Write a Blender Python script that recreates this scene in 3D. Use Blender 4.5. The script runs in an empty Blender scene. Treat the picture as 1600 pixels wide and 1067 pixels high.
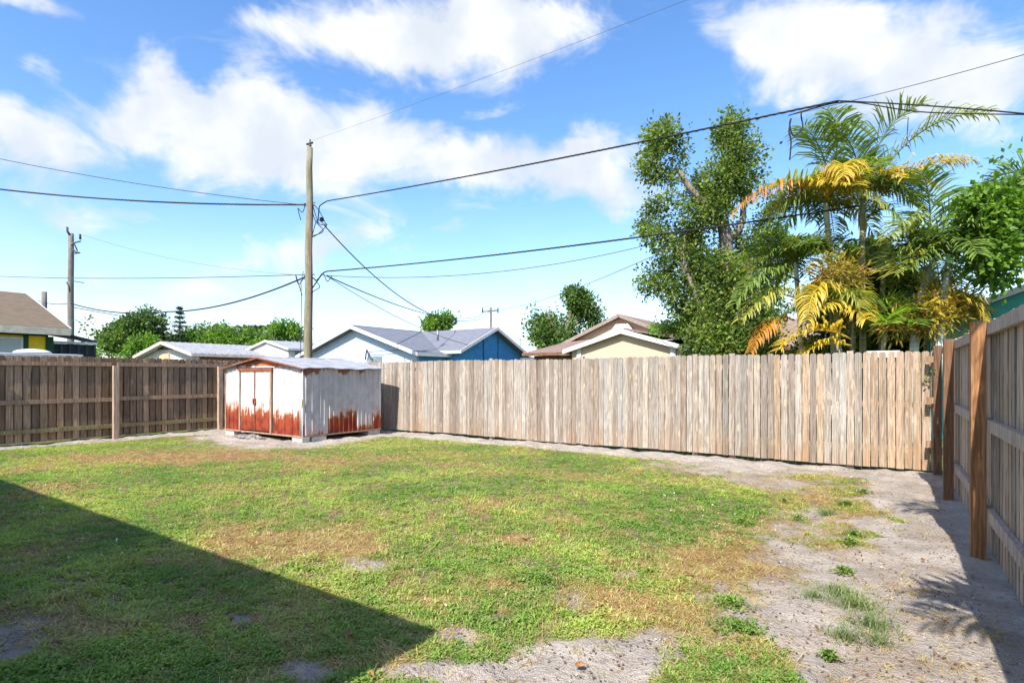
import bpy, math, random
import numpy as np
from mathutils import Vector, Matrix
random.seed(7)
rng = np.random.default_rng(11)
scn = bpy.context.scene
COL = scn.collection

# ------------------------------------------------------------------ camera
FPX, HY, CH = 864.0, 586.0, 1.475
YAW = math.radians(34.2)
FW = Vector((-math.sin(YAW), math.cos(YAW), 0)); RT = Vector((math.cos(YAW), math.sin(YAW), 0))
cam_d = bpy.data.cameras.new('camera'); cam = bpy.data.objects.new('camera', cam_d); COL.objects.link(cam)
cam.location = (0, 0, CH); cam.rotation_euler = (math.pi/2, 0, YAW)
cam_d.sensor_width = 36; cam_d.lens = FPX/1600*36; cam_d.shift_y = (HY-533.5)/1600
cam_d.clip_start = 0.05; cam_d.clip_end = 4000
scn.camera = cam
scn.view_settings.view_transform = 'Standard'; scn.view_settings.look = 'None'
scn.view_settings.gamma = 1; scn.view_settings.use_curve_mapping = False
scn.view_settings.exposure = 1.1

def P(x, y, d):            # a point seen at (x, y) of the photograph at depth d
    return FW*d + RT*((x-800)/FPX*d) + Vector((0, 0, CH+(HY-y)/FPX*d))
def ray(x, y): return P(x, y, 1.0) - Vector((0, 0, CH))
def G(x, y): return P(x, y, FPX*CH/(y-HY))
def onY(x, y, Y): r = ray(x, y); t = Y/r.y; return Vector((0, 0, CH)) + r*t
def onX(x, y, X): r = ray(x, y); t = X/r.x; return Vector((0, 0, CH)) + r*t

# ------------------------------------------------------------------ node helper
class NT:
    def __init__(s, tree): s.t = tree; s.n = tree.nodes; s.l = tree.links; s.n.clear()
    def node(s, kind, props=None, **ins):
        n = s.n.new(kind)
        for k, v in (props or {}).items(): setattr(n, k, v)
        for k, v in ins.items():
            key = int(k[1:]) if k[0] == 'i' and k[1:].isdigit() else k.replace('_', ' ')
            s.put(n.inputs[key], v)
        return n
    def put(s, sock, v):
        if isinstance(v, bpy.types.NodeSocket): s.l.new(v, sock)
        elif isinstance(v, bpy.types.Node): s.l.new(v.outputs[0], sock)
        elif isinstance(v, (tuple, list, Vector)) and sock.type == 'RGBA' and len(v) == 3: sock.default_value = (*v, 1)
        else: sock.default_value = v
    def m(s, op, a, b=0.0, c=None, clamp=False):
        n = s.n.new('ShaderNodeMath'); n.operation = op; n.use_clamp = clamp
        s.put(n.inputs[0], a); s.put(n.inputs[1], b)
        if c is not None: s.put(n.inputs[2], c)
        return n.outputs[0]
    def v(s, op, a, b=None, scale=None):
        n = s.n.new('ShaderNodeVectorMath'); n.operation = op; s.put(n.inputs[0], a)
        if b is not None: s.put(n.inputs[1], b)
        if scale is not None: s.put(n.inputs['Scale'], scale)
        return n.outputs['Value'] if op in ('DOT_PRODUCT', 'LENGTH', 'DISTANCE') else n.outputs[0]
    def mix(s, f, a, b, mode='MIX'):
        n = s.n.new('ShaderNodeMix'); n.data_type = 'RGBA'; n.blend_type = mode
        s.put(n.inputs[0], f); s.put(n.inputs[6], a); s.put(n.inputs[7], b)
        return n.outputs[2]
    def noise(s, vec, scale, detail=3, rough=.55, dist=0.0):
        return s.node('ShaderNodeTexNoise', None, Vector=vec, Scale=scale, Detail=detail, Roughness=rough, Distortion=dist).outputs[0]
    def ramp(s, f, lo, hi, a=0.0, b=1.0, smooth=True):
        n = s.n.new('ShaderNodeMapRange'); n.interpolation_type = 'SMOOTHSTEP' if smooth else 'LINEAR'
        s.put(n.inputs[0], f)
        for i, q in ((1, lo), (2, hi), (3, a), (4, b)): s.put(n.inputs[i], q)
        return n.outputs[0]
    def bump(s, h, strength=.4, dist=.01, normal=None):
        n = s.node('ShaderNodeBump', None, Height=h, Strength=strength, Distance=dist)
        if normal is not None: s.put(n.inputs['Normal'], normal)
        return n.outputs[0]

def material(name):
    m = bpy.data.materials.new(name); m.use_nodes = True
    return m, NT(m.node_tree)
def finish(t, col, rough=.8, bump=None, metal=0.0, spec=.3, **kw):
    b = t.node('ShaderNodeBsdfPrincipled'); t.put(b.inputs['Base Color'], col); t.put(b.inputs['Roughness'], rough)
    t.put(b.inputs['Metallic'], metal); t.put(b.inputs['Specular IOR Level'], spec)
    if bump is not None: t.put(b.inputs['Normal'], bump)
    t.node('ShaderNodeOutputMaterial', None, Surface=b.outputs[0]); return b

# ------------------------------------------------------------------ world
SUN_T = Vector((-0.10, 1.0, -math.tan(math.radians(46))*1.005)).normalized()
w = bpy.data.worlds.new('World'); scn.world = w; w.use_nodes = True
t = NT(w.node_tree)
sky = t.node('ShaderNodeTexSky', {'sky_type': 'NISHITA', 'sun_disc': False, 'sun_elevation': math.radians(46),
        'sun_rotation': math.radians(174.3), 'altitude': 0, 'air_density': 1.0, 'dust_density': .6, 'ozone_density': 2.2})
hs = t.node('ShaderNodeHueSaturation', None, Hue=.503, Saturation=1.20, Value=1.0, Color=sky.outputs[0])
tc = t.node('ShaderNodeTexCoord').outputs['Generated']
D = t.v('NORMALIZE', tc)
nz = t.node('ShaderNodeTexNoise', None, Vector=D, Scale=5.0, Detail=5, Roughness=.6).outputs[1]
Dw = t.v('ADD', D, t.v('SCALE', t.v('SUBTRACT', nz, (.5, .5, .5)), scale=.16))
# clouds: each is a soft lobe around one direction of the sky, broken up by noise
CL = [(330,175,120,62,1),(255,160,55,42,.7),(400,215,120,90,1),(470,255,110,70,.85),(620,235,150,75,.75),(560,180,80,50,.5),(745,235,110,60,.7),(820,265,120,60,.5),
      (740,30,210,85,1.1),(640,55,110,60,.6),(880,20,110,50,.6),(490,75,80,48,.62),(440,60,50,40,.3),
      (60,225,120,75,.9),(10,190,60,60,.6),(195,225,55,60,.6),(30,2,70,24,.8),(50,112,24,20,.5),
      (1160,50,120,75,.65),(1290,55,160,95,.9),(1230,120,75,45,.5),(1480,75,190,110,1.0),(1560,150,120,80,.9),(1390,140,120,60,.3),
      (385,395,105,45,.8),(560,372,130,38,.65),(705,365,50,26,.55),(110,362,80,24,.55),(200,340,160,26,.3),
      (910,275,140,55,.7),(960,320,120,45,.6),(1000,230,90,40,.35),(280,445,130,30,.45),(560,470,300,45,.45),(130,440,80,26,.35),
      (790,156,50,14,.5),(900,440,160,35,.35),(660,330,160,30,.25),(330,300,60,60,.4)]
acc = None
for (x, y, rx, ry, s) in CL:
    rx *= .86; ry *= .84
    d0 = ray(x, y).normalized(); u = ray(x+30, y).normalized()-d0; v_ = d0.cross(u).normalized(); u = u.normalized()
    ax = (ray(x+rx, y).normalized()-d0).length; ay = (ray(x, y-ry).normalized()-d0).length
    rel = t.v('SUBTRACT', Dw, tuple(d0))
    a = t.m('DIVIDE', t.v('DOT_PRODUCT', rel, tuple(u)), ax); b = t.m('DIVIDE', t.v('DOT_PRODUCT', rel, tuple(v_)), ay)
    c = t.m('DIVIDE', t.v('DOT_PRODUCT', rel, tuple(d0)), max(ax, ay))
    r2 = t.m('ADD', t.m('ADD', t.m('MULTIPLY', a, a), t.m('MULTIPLY', b, b)), t.m('MULTIPLY', c, c))
    g = t.m('MULTIPLY', t.m('EXPONENT', t.m('MULTIPLY', r2, -1.0)), s)
    acc = g if acc is None else t.m('ADD', acc, g)
# the rest of the sky carries the same kind of scattered cloud
front = t.m('MULTIPLY', t.ramp(t.v('DOT_PRODUCT', D, tuple(FW)), .35, .6), 1.0)
other = t.ramp(t.noise(t.v('MULTIPLY', D, (1.6, 1.6, 3.0)), 1.3, 2), .45, .7)
acc = t.m('ADD', acc, t.m('MULTIPLY', t.m('SUBTRACT', 1.0, front), other))
fine = t.noise(t.v('MULTIPLY', D, (1, 1, 1.7)), 6.5, 10, .60, .6)
dens = t.m('ADD', acc, t.m('MULTIPLY', t.m('SUBTRACT', fine, .5), 2.5))
mask = t.m('MULTIPLY', t.ramp(dens, .24, 1.10), .95)
low = t.m('SUBTRACT', 1.0, t.ramp(t.node('ShaderNodeSeparateXYZ', None, Vector=D).outputs[2], -.02, .42))
mask = t.m('MAXIMUM', mask, t.m('MULTIPLY', t.m('MULTIPLY', low, low), .44))
shade = t.noise(D, 9.0, 4, .5)
ccol = t.mix(t.ramp(shade, .35, .65), (2.75, 2.95, 3.2), (3.7, 3.74, 3.8))
skyc = t.mix(mask, hs.outputs[0], ccol)
bg = t.node('ShaderNodeBackground', None, Color=skyc, Strength=.14)
t.node('ShaderNodeOutputWorld', None, Surface=bg.outputs[0])
try: w.cycles.sampling_method = 'MANUAL'; w.cycles.sample_map_resolution = 1024
except Exception: pass

sun_d = bpy.data.lights.new('sun', 'SUN'); sun = bpy.data.objects.new('sun', sun_d); COL.objects.link(sun)
sun_d.energy = 4.2; sun_d.angle = math.radians(.5); sun_d.color = (1, .955, .88)
sun.rotation_euler = SUN_T.to_track_quat('-Z', 'Y').to_euler()

# ------------------------------------------------------------------ mesh helpers
class MB:
    def __init__(s): s.v = []; s.f = []; s.sm = []
    def add(s, vs, fs, smooth=False):
        o = len(s.v); s.v += [tuple(q) for q in vs]; s.f += [tuple(i+o for i in f) for f in fs]; s.sm += [smooth]*len(fs); return s
    def box(s, x0, y0, z0, x1, y1, z1):
        x0, x1 = sorted((x0, x1)); y0, y1 = sorted((y0, y1)); z0, z1 = sorted((z0, z1))
        vs = [(x, y, z) for z in (z0, z1) for y in (y0, y1) for x in (x0, x1)]
        return s.add(vs, [(0,2,3,1),(4,5,7,6),(0,1,5,4),(2,6,7,3),(0,4,6,2),(1,3,7,5)])
    def prism(s, poly, vec):          # poly of 3D points, pushed along vec
        n = len(poly); vec = Vector(vec); a = [Vector(p) for p in poly]; b = [p+vec for p in a]
        return s.add(a+b, [tuple(range(n-1, -1, -1)), tuple(range(n, 2*n))]+[(i, (i+1) % n, n+(i+1) % n, n+i) for i in range(n)])
    def tube(s, pts, rad, sides=6, caps=True):
        pts = [Vector(p) for p in pts]; n = len(pts); rs = rad if isinstance(rad, (list, tuple)) else [rad]*n
        vs = []; ref = None
        for i, p in enumerate(pts):
            tg = (pts[min(i+1, n-1)]-pts[max(i-1, 0)]).normalized()
            if ref is None: ref = tg.orthogonal().normalized()
            ref = (ref - tg*ref.dot(tg)).normalized(); bi = tg.cross(ref)
            vs += [p + (ref*math.cos(2*math.pi*k/sides)+bi*math.sin(2*math.pi*k/sides))*rs[i] for k in range(sides)]
        fs = [(i*sides+k, i*sides+(k+1) % sides, (i+1)*sides+(k+1) % sides, (i+1)*sides+k) for i in range(n-1) for k in range(sides)]
        if caps: fs += [tuple(range(sides-1, -1, -1)), tuple(range((n-1)*sides, n*sides))]
        return s.add(vs, fs, True)
    def build(s, name, mat, parent=None):
        me = bpy.data.meshes.new(name); me.from_pydata(s.v, [], s.f); me.polygons.foreach_set('use_smooth', s.sm)
        if mat is not None: me.materials.append(mat)
        me.update(); return link(name, me, parent)
def link(name, me, parent=None):
    o = bpy.data.objects.new(name, me); COL.objects.link(o)
    if parent is not None: o.parent = parent
    return o
def empty(name, loc=(0, 0, 0)):
    o = bpy.data.objects.new(name, None); COL.objects.link(o); o.location = loc; o.empty_display_size = .2; return o
def tag(o, label=None, cat=None, group=None, kind=None):
    if label: o['label'] = label
    if cat: o['category'] = cat
    if group: o['group'] = group
    if kind: o['kind'] = kind
    return o
def np_mesh(name, verts, faces, mat, smooth=False):
    me = bpy.data.meshes.new(name); k = faces.shape[1]
    me.vertices.add(len(verts)); me.vertices.foreach_set('co', np.ascontiguousarray(verts, np.float32).ravel())
    me.loops.add(faces.size); me.loops.foreach_set('vertex_index', np.ascontiguousarray(faces, np.int32).ravel())
    me.polygons.add(len(faces)); me.polygons.foreach_set('loop_start', np.arange(0, faces.size, k, dtype=np.int32))
    me.polygons.foreach_set('loop_total', np.full(len(faces), k, np.int32))
    me.polygons.foreach_set('use_smooth', np.full(len(faces), smooth, bool))
    me.materials.append(mat); me.update(calc_edges=True); return me
# ------------------------------------------------------------------ materials
def wood_mat(name, knots=True, streak=1.0, rough=.85, stain=False):
    m, t = material(name)
    oi = t.node('ShaderNodeObjectInfo'); co = t.node('ShaderNodeTexCoord').outputs['Object']
    off = t.node('ShaderNodeCombineXYZ', None, X=t.m('MULTIPLY', oi.outputs['Random'], 91.0), Y=t.m('MULTIPLY', oi.outputs['Random'], 37.0), Z=t.m('MULTIPLY', oi.outputs['Random'], 53.0)).outputs[0]
    p = t.v('ADD', co, off)
    warp = t.v('SCALE', t.node('ShaderNodeTexNoise', None, Vector=t.v('MULTIPLY', p, (5, 5, 2)), Scale=1.5, Detail=1).outputs[1], scale=.05)
    q = t.v('ADD', p, warp)
    g1 = t.noise(t.v('MULTIPLY', q, (60, 60, 2.2)), 1.0, 5, .65)
    g2 = t.noise(t.v('MULTIPLY', q, (14, 14, 1.1)), 1.0, 3, .5)
    col = oi.outputs['Color']
    c = t.mix(t.ramp(g1, .36, .66), t.v('MULTIPLY', col, (.60, .56, .52)), t.v('MULTIPLY', col, (1.15, 1.15, 1.17)))
    c = t.mix(t.m('MULTIPLY', t.ramp(t.noise(t.v('MULTIPLY', p, (95, 95, 1.3)), 1.0, 2), .60, .68), .55), c, t.v('MULTIPLY', col, (.42, .35, .29)))
    c = t.mix(t.m('MULTIPLY', t.ramp(g2, .52, .75), .45*streak), c, t.v('MULTIPLY', col, (.62, .56, .50)))
    c = t.mix(t.m('MULTIPLY', t.ramp(t.noise(t.v('MULTIPLY', p, (9, 9, 2.0)), 1.0, 2), .58, .78), .4), c, t.v('MULTIPLY', col, (1.25, 1.25, 1.28)))
    if knots:
        vo = t.node('ShaderNodeTexVoronoi', {'feature': 'F1'}, Vector=t.v('MULTIPLY', p, (11.0, 11.0, 3.4)), Scale=1.0, Randomness=1.0)
        k = t.m('SUBTRACT', 1.0, t.ramp(vo.outputs['Distance'], .06, .3))
        pick = t.m('GREATER_THAN', t.node('ShaderNodeSeparateXYZ', None, Vector=vo.outputs['Color']).outputs[0], .38)
        c = t.mix(t.m('MULTIPLY', t.m('MULTIPLY', k, pick), .8), c, t.v('MULTIPLY', col, (1.6, 1.42, 1.15)))
        core = t.m('MULTIPLY', t.m('SUBTRACT', 1.0, t.ramp(vo.outputs['Distance'], .04, .11)), pick)
        c = t.mix(t.m('MULTIPLY', core, .7), c, t.v('MULTIPLY', col, (.45, .3, .2)))
    z = t.node('ShaderNodeSeparateXYZ', None, Vector=co).outputs[2]
    if stain:   # damp brown weathering that creeps up from the picket foot and down from its top
        foot = t.m('SUBTRACT', 1.0, t.ramp(t.m('ADD', z, t.m('MULTIPLY', t.m('SUBTRACT', g2, .5), 1.0)), .1, .5))
        c = t.mix(t.m('MULTIPLY', foot, t.m('MULTIPLY', oi.outputs['Random'], .6)), c, t.v('MULTIPLY', col, (.85, .62, .42)))
        top = t.ramp(z, 1.45, 1.83)
        c = t.mix(t.m('MULTIPLY', top, .4), c, t.v('MULTIPLY', col, (.72, .72, .74)))
    bp = t.bump(t.m('ADD', g1, t.m('MULTIPLY', g2, .6)), .55, .006)
    finish(t, c, rough, bp, spec=.2); return m
W_FENCE = wood_mat('weathered_pine', stain=True); W_DARK = wood_mat('old_dark_pine', knots=False); W_POST = wood_mat('post_timber')
W_POLE = wood_mat('pole_timber', knots=False, streak=2.0)

def plain(name, col, rough=.7, metal=0.0, var=.15, scale=6.0, bump=0.0, spec=.3, stretch=(1, 1, 1), bscale=60):
    m, t = material(name); p = t.v('MULTIPLY', t.node('ShaderNodeTexCoord').outputs['Object'], stretch)
    n = t.noise(p, scale, 5, .6)
    c = t.mix(t.ramp(n, .3, .7), tuple(x*(1-var) for x in col), tuple(min(1, x*(1+var)) for x in col))
    b = t.bump(t.noise(p, bscale, 3), bump, .01) if bump else None
    finish(t, c, rough, b, metal, spec); return m
WHITE = plain('white_painted_trim', (.62, .62, .61), .6, var=.06)
BLACK = plain('black_cable_sheath', (.012, .012, .013), .6, var=.3)
GREYWIRE = plain('grey_wire', (.07, .075, .08), .6, var=.2)
STEEL = plain('galvanised_steel', (.28, .29, .30), .45, .6, var=.25)
DARKGREY = plain('dark_grey_metal', (.045, .048, .055), .55, var=.2)
CONC = plain('concrete_block_grey', (.42, .41, .39), .9, var=.2, scale=14, bump=.5)
STUC_TAN = plain('tan_stucco', (.56, .42, .30), .9, var=.07, bump=.25)
STUC_LBLUE = plain('pale_blue_stucco', (.46, .54, .68), .9, var=.05, bump=.2)
STUC_BLUE = plain('deep_blue_siding', (.06, .30, .60), .8, var=.1, bump=.2)
STUC_YEL = plain('yellow_stucco', (.86, .58, .035), .85, var=.06, bump=.2)
GREEN_TRIM = plain('dark_green_trim', (.018, .07, .03), .7, var=.2)
STUC_WHITE = plain('white_stucco', (.66, .62, .58), .85, var=.06, bump=.2)
TEAL = plain('teal_siding', (.07, .36, .33), .8, var=.1, bump=.15)
BROWNWALL = plain('brown_wall', (.16, .085, .05), .85, var=.25)
GLASS = plain('window_glass', (.16, .20, .23), .12, var=.3, spec=.6)
BLIND = plain('window_blind', (.45, .48, .46), .6, var=.1, stretch=(1, 1, 30))
SCREEN = plain('dark_screen', (.03, .035, .04), .7, var=.3)
LOUVRE = plain('grey_louvre', (.16, .17, .17), .5, var=.2)
PEACH = plain('peach_vent', (.8, .45, .25), .7)
CAMPER = plain('camper_shell', (.55, .56, .58), .4, var=.1)
def roof_mat(name, col, var=.25):
    m, t = material(name); co = t.node('ShaderNodeTexCoord').outputs['Object']
    br = t.node('ShaderNodeTexNoise', None, Vector=t.v('MULTIPLY', co, (3.2, 3.2, 9)), Scale=1.0, Detail=3)
    sp = t.noise(co, 45, 3, .7); z = t.node('ShaderNodeSeparateXYZ', None, Vector=co).outputs[2]
    row = t.m('FRACT', t.m('MULTIPLY', z, 15.0))
    c = t.mix(t.ramp(sp, .3, .7), tuple(x*(1-var) for x in col), tuple(x*(1+var) for x in col))
    c = t.mix(t.m('MULTIPLY', t.ramp(br.outputs[0], .4, .65), .5), c, tuple(x*.72 for x in col))
    c = t.mix(t.m('MULTIPLY', t.ramp(row, .0, .22, 1.0, 0.0), .35), c, tuple(x*.5 for x in col))
    finish(t, c, .95, t.bump(t.m('ADD', row, sp), .5, .02), spec=.1); return m
R_GREY = roof_mat('grey_shingle', (.17, .18, .215)); R_BROWN = roof_mat('brown_shingle', (.25, .18, .15)); R_OLIVE = roof_mat('weathered_brown_shingle', (.17, .13, .095))
R_TAN = roof_mat('reddish_brown_shingle', (.235, .165, .14))
def metal_roof():
    m, t = material('white_metal_sheet'); co = t.node('ShaderNodeTexCoord').outputs['Object']
    n = t.noise(t.v('MULTIPLY', co, (2, 1, 2)), 3.0, 5, .65); c = t.mix(t.ramp(n, .35, .7), (.36, .36, .375), (.24, .245, .26))
    c = t.mix(t.ramp(t.noise(co, 9, 4, .7), .72, .8), c, (.25, .13, .08))
    finish(t, c, .5, t.bump(n, .2, .02), spec=.4); return m
SHEET = metal_roof()
def shed_mat():
    m, t = material('rusted_white_sheet_metal')
    oi = t.node('ShaderNodeObjectInfo'); rgb = t.node('ShaderNodeSeparateColor', None, Color=oi.outputs['Color'])
    co = t.node('ShaderNodeTexCoord').outputs['Object']; z = t.node('ShaderNodeSeparateXYZ', None, Vector=co).outputs[2]
    st = t.noise(t.v('MULTIPLY', co, (17, 17, 2.4)), 1.0, 6, .75); bl = t.noise(t.v('MULTIPLY', co, (5, 5, 4)), 1.0, 5, .65)
    zz = t.m('ADD', z, t.m('MULTIPLY', t.m('SUBTRACT', st, .5), -.95)); zz = t.m('ADD', zz, t.m('MULTIPLY', t.m('SUBTRACT', bl, .5), -.6))
    d = t.m('SUBTRACT', rgb.outputs[0], zz)
    rust = t.ramp(d, -.03, .03)
    drip = t.m('MULTIPLY', t.ramp(t.noise(t.v('MULTIPLY', co, (30, 30, 18)), 1.0, 4, .7), .66, .72), t.ramp(d, -.35, 0))
    rust = t.m('MAXIMUM', rust, drip)
    topd = t.m('SUBTRACT', t.m('ADD', z, t.m('MULTIPLY', t.m('SUBTRACT', bl, .5), .5)), t.m('SUBTRACT', 1.66, rgb.outputs[1]))
    rust2 = t.ramp(topd, 0, .06)
    paint = t.mix(t.ramp(t.noise(co, 4, 5, .6), .35, .7), (.60, .575, .585), (.46, .44, .44))
    paint = t.mix(t.m('MULTIPLY', t.ramp(st, .6, .8), .3), paint, (.45, .38, .34)); paint = t.mix(rgb.outputs[2], paint, t.mix(t.ramp(bl, .35, .65), (.50, .47, .47), (.38, .35, .34)))  # blue channel greys and darkens the paint: side-wall shade put into the colour
    rc = t.mix(t.ramp(t.noise(t.v('MULTIPLY', co, (10, 10, 3)), 1.0, 5, .7), .35, .7), (.20, .045, .018), (.38, .11, .026))
    rc = t.mix(t.ramp(d, .0, .25), rc, t.mix(t.ramp(bl, .4, .6), (.15, .018, .012), (.27, .045, .014)))
    paint = t.mix(t.m('MULTIPLY', t.ramp(d, -.22, .02), .55), paint, (.62, .30, .15)); c = t.mix(rust, paint, rc); c = t.mix(rust2, c, (.24, .09, .05))
    finish(t, c, t.m('ADD', .45, t.m('MULTIPLY', rust, .4)), t.bump(t.m('MULTIPLY', rust, st), .5, .006), spec=.35); return m
SHEDM = shed_mat(); RUST = plain('rust_brown', (.22, .075, .035), .85, var=.4, scale=12, bump=.3); BARE = plain('bare_tan_trim', (.30, .205, .14), .7, var=.3, stretch=(6, 6, 1))

def leaf_mat(name, a, b, dry=None, trans=.35, rough=.5, objcol=False, instancer=False, spec=.35):
    m, t = material(name); isl = t.node('ShaderNodeNewGeometry').outputs['Random Per Island']
    co = t.node('ShaderNodeNewGeometry').outputs['Position']
    if objcol:
        base = t.node('ShaderNodeObjectInfo').outputs['Color']
        c = t.mix(isl, t.v('MULTIPLY', base, (.55, .62, .55)), t.v('MULTIPLY', base, (1.35, 1.28, 1.15)))
    elif instancer:
        at = t.node('ShaderNodeAttribute', {'attribute_type': 'INSTANCER', 'attribute_name': 'tint'}).outputs['Fac']
        at2 = t.node('ShaderNodeAttribute', {'attribute_type': 'INSTANCER', 'attribute_name': 'hue'}).outputs['Fac']
        g = t.mix(at2, a, b); c = t.mix(at, g, t.mix(t.m('GREATER_THAN', t.m('FRACT', t.m('MULTIPLY', at2, 7.3)), .62), dry, (.34, .18, .09)))
        c = t.mix(t.m('MULTIPLY', isl, .6), c, t.v('MULTIPLY', c, (1.5, 1.45, 1.3)))
    else:
        n = t.ramp(t.noise(co, 1.5, 3), .40, .60)
        c = t.mix(t.m('ADD', t.m('MULTIPLY', n, .5), t.m('MULTIPLY', isl, .5)), a, b)
        if dry: c = t.mix(t.m('MULTIPLY', t.m('GREATER_THAN', isl, .93), .8), c, dry)
    pb = t.node('ShaderNodeBsdfPrincipled'); t.put(pb.inputs['Base Color'], c); t.put(pb.inputs['Roughness'], rough); t.put(pb.inputs['Specular IOR Level'], spec)
    tr = t.node('ShaderNodeBsdfTranslucent', None, Color=t.v('MULTIPLY', c, (1.5, 1.6, .8)))
    mx = t.node('ShaderNodeMixShader', None, Fac=trans); t.l.new(pb.outputs[0], mx.inputs[1]); t.l.new(tr.outputs[0], mx.inputs[2])
    t.node('ShaderNodeOutputMaterial', None, Surface=mx.outputs[0]); return m
L_FICUS = leaf_mat('dark_glossy_leaf', (.034, .075, .015), (.21, .29, .045), (.36, .33, .06))
L_FAR = leaf_mat('tree_leaf', (.03, .08, .018), (.15, .23, .04))
L_BRIGHT = leaf_mat('bright_leaf', (.06, .14, .018), (.19, .32, .04), trans=.4)
L_CON = leaf_mat('conifer_leaf', (.012, .035, .018), (.03, .07, .03), trans=.1)
L_PALM = leaf_mat('palm_leaf', None, None, objcol=True, trans=.38, rough=.42)
L_GRASS = leaf_mat('lawn_blade', (.14, .25, .048), (.38, .44, .11), (.52, .40, .22), instancer=True, trans=.42, rough=.5, spec=.3)
BARK = plain('grey_bark', (.20, .17, .14), .95, var=.35, scale=5, bump=.8, stretch=(3, 3, 1), bscale=14)
PALMBARK = plain('palm_trunk', (.30, .27, .16), .9, var=.3, scale=2, bump=.5, stretch=(1, 1, 9), bscale=6)
CROWNSH = plain('pale_crown_shaft', (.38, .45, .42), .6, var=.15)

# ------------------------------------------------------------------ ground
def vnoise(x, y, s, seed=0):
    x = np.asarray(x)/s + seed*17.3; y = np.asarray(y)/s + seed*9.1
    xi = np.floor(x).astype(np.int64); yi = np.floor(y).astype(np.int64); fx = x-xi; fy = y-yi
    fx = fx*fx*(3-2*fx); fy = fy*fy*(3-2*fy)
    def h(a, b): q = np.sin(a*127.1+b*311.7+seed*74.7)*43758.5453; return q-np.floor(q)
    return (h(xi, yi)*(1-fx)+h(xi+1, yi)*fx)*(1-fy)+(h(xi, yi+1)*(1-fx)+h(xi+1, yi+1)*fx)*fy
def fbm(x, y, s, seed=0, o=4):
    r = 0; a = .5; tot = 0
    for i in range(o): r = r+a*vnoise(x, y, s/2**i, seed+i*3); tot += a; a *= .55
    return r/tot
def blob(X, Y, x, y, rx, ry):      # a patch of the lawn, given by where its middle and rims are seen
    c = G(x, y); a = G(x+rx, y)-c; b = G(x, max(y-ry, 600))-c
    M = np.linalg.inv(np.array([[a.x, b.x], [a.y, b.y]])); u = M[0, 0]*(X-c.x)+M[0, 1]*(Y-c.y); v = M[1, 0]*(X-c.x)+M[1, 1]*(Y-c.y)
    return np.exp(-(u*u+v*v))
BARE_P = [(560,880,75,16,.75),(385,968,38,14,.9),(712,992,40,16,.9),(930,1030,130,30,1.15),(800,1058,150,20,1.0),(480,1050,70,22,.8),(20,1010,60,30,.9),(895,935,35,18,.75),
          (60,965,70,18,.5),(1240,860,90,38,.55),(1170,950,110,28,.5),(1240,1000,110,40,.55),(1120,905,60,22,.4),(1150,740,130,12,.6),(1290,925,70,30,.8),(1330,1000,70,60,.45),
          (980,895,25,9,.6),(1215,760,60,14,.5),(1290,800,70,20,.5),(430,690,120,10,.9),(1090,725,110,8,.6),(1020,985,60,14,.4),(730,905,40,10,.3),(640,1050,60,14,.5)]
DRY_P = [(450,838,130,22,1.0),(560,855,80,22,.8),(350,830,60,22,.5),(90,975,110,22,1.0),(260,712,150,12,.9),(420,716,160,11,.9),(640,720,130,9,.55),(900,745,60,9,.6),(1000,735,100,9,.5),(470,770,120,14,.45),
         (870,915,120,22,.8),(1000,940,70,30,.8),(1150,870,110,34,1.0),(1110,820,70,15,.6),(1290,770,100,16,.6),(1010,1020,60,16,.5),(1180,910,80,22,.8),(640,800,90,13,.35),(320,880,110,18,.35),
         (700,760,110,9,.4),(780,850,70,12,.35),(1160,1010,60,25,.5),(130,720,90,9,.5),(1100,745,100,12,.8),(200,760,120,10,.25),(650,935,80,14,.3),(1240,820,80,16,.6),(960,780,90,10,.3)]
GREEN_P = [(1150,1035,120,26,.75),(1200,778,80,10,.45),(1330,795,50,14,.5),(1165,895,40,14,.4),(1060,960,60,20,.3),(1345,780,40,8,.4),(1250,745,50,6,.45),(1120,850,40,10,.3),(1240,960,40,14,.35),(1310,850,35,10,.4),(1080,900,60,14,.3)]
def cover_fn(X, Y):
    n = fbm(X, Y, .55, 2); n2 = fbm(X, Y, .16, 5, 3)
    c = 1.05 + (n-.5)*.7 + (n2-.5)*.5
    c = c - np.clip((X+2.3)/1.5, 0, 1)*(.30+(n2-.5)*1.3+(n-.5)*1.0) - np.clip((X+.28+(n-.5)*.9)/.40, 0, 1)*1.3
    c = c - np.clip((Y-9.30+(n-.5)*.5)/.35, 0, 1)*1.3
    c = c - np.clip((-14.15-X+(n-.5)*.8)/.5, 0, 1)*1.2
    for (x, y, rx, ry, s) in BARE_P: c = c - s*1.12*blob(X, Y, x, y, rx*1.08, ry*1.15)
    for (x, y, rx, ry, s) in GREEN_P: c = c + s*blob(X, Y, x, y, rx, ry)
    sh = np.exp(-(((X+12.2)/2.1)**4+((Y-8.5)/1.75)**4)); c = c-sh*1.7
    return np.clip(c, 0, 1)
def dry_fn(X, Y):
    d = (fbm(X, Y, 1.1, 7)-.50)*1.3 + (fbm(X, Y, .3, 4, 3)-.48)*1.5
    for (x, y, rx, ry, s) in DRY_P: d = d + s*.74*blob(X, Y, x, y, rx, ry)
    d = d*.92 + np.clip((X+1.9)/1.6, 0, 1)*.14
    return np.clip(d, 0, 1)
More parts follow.
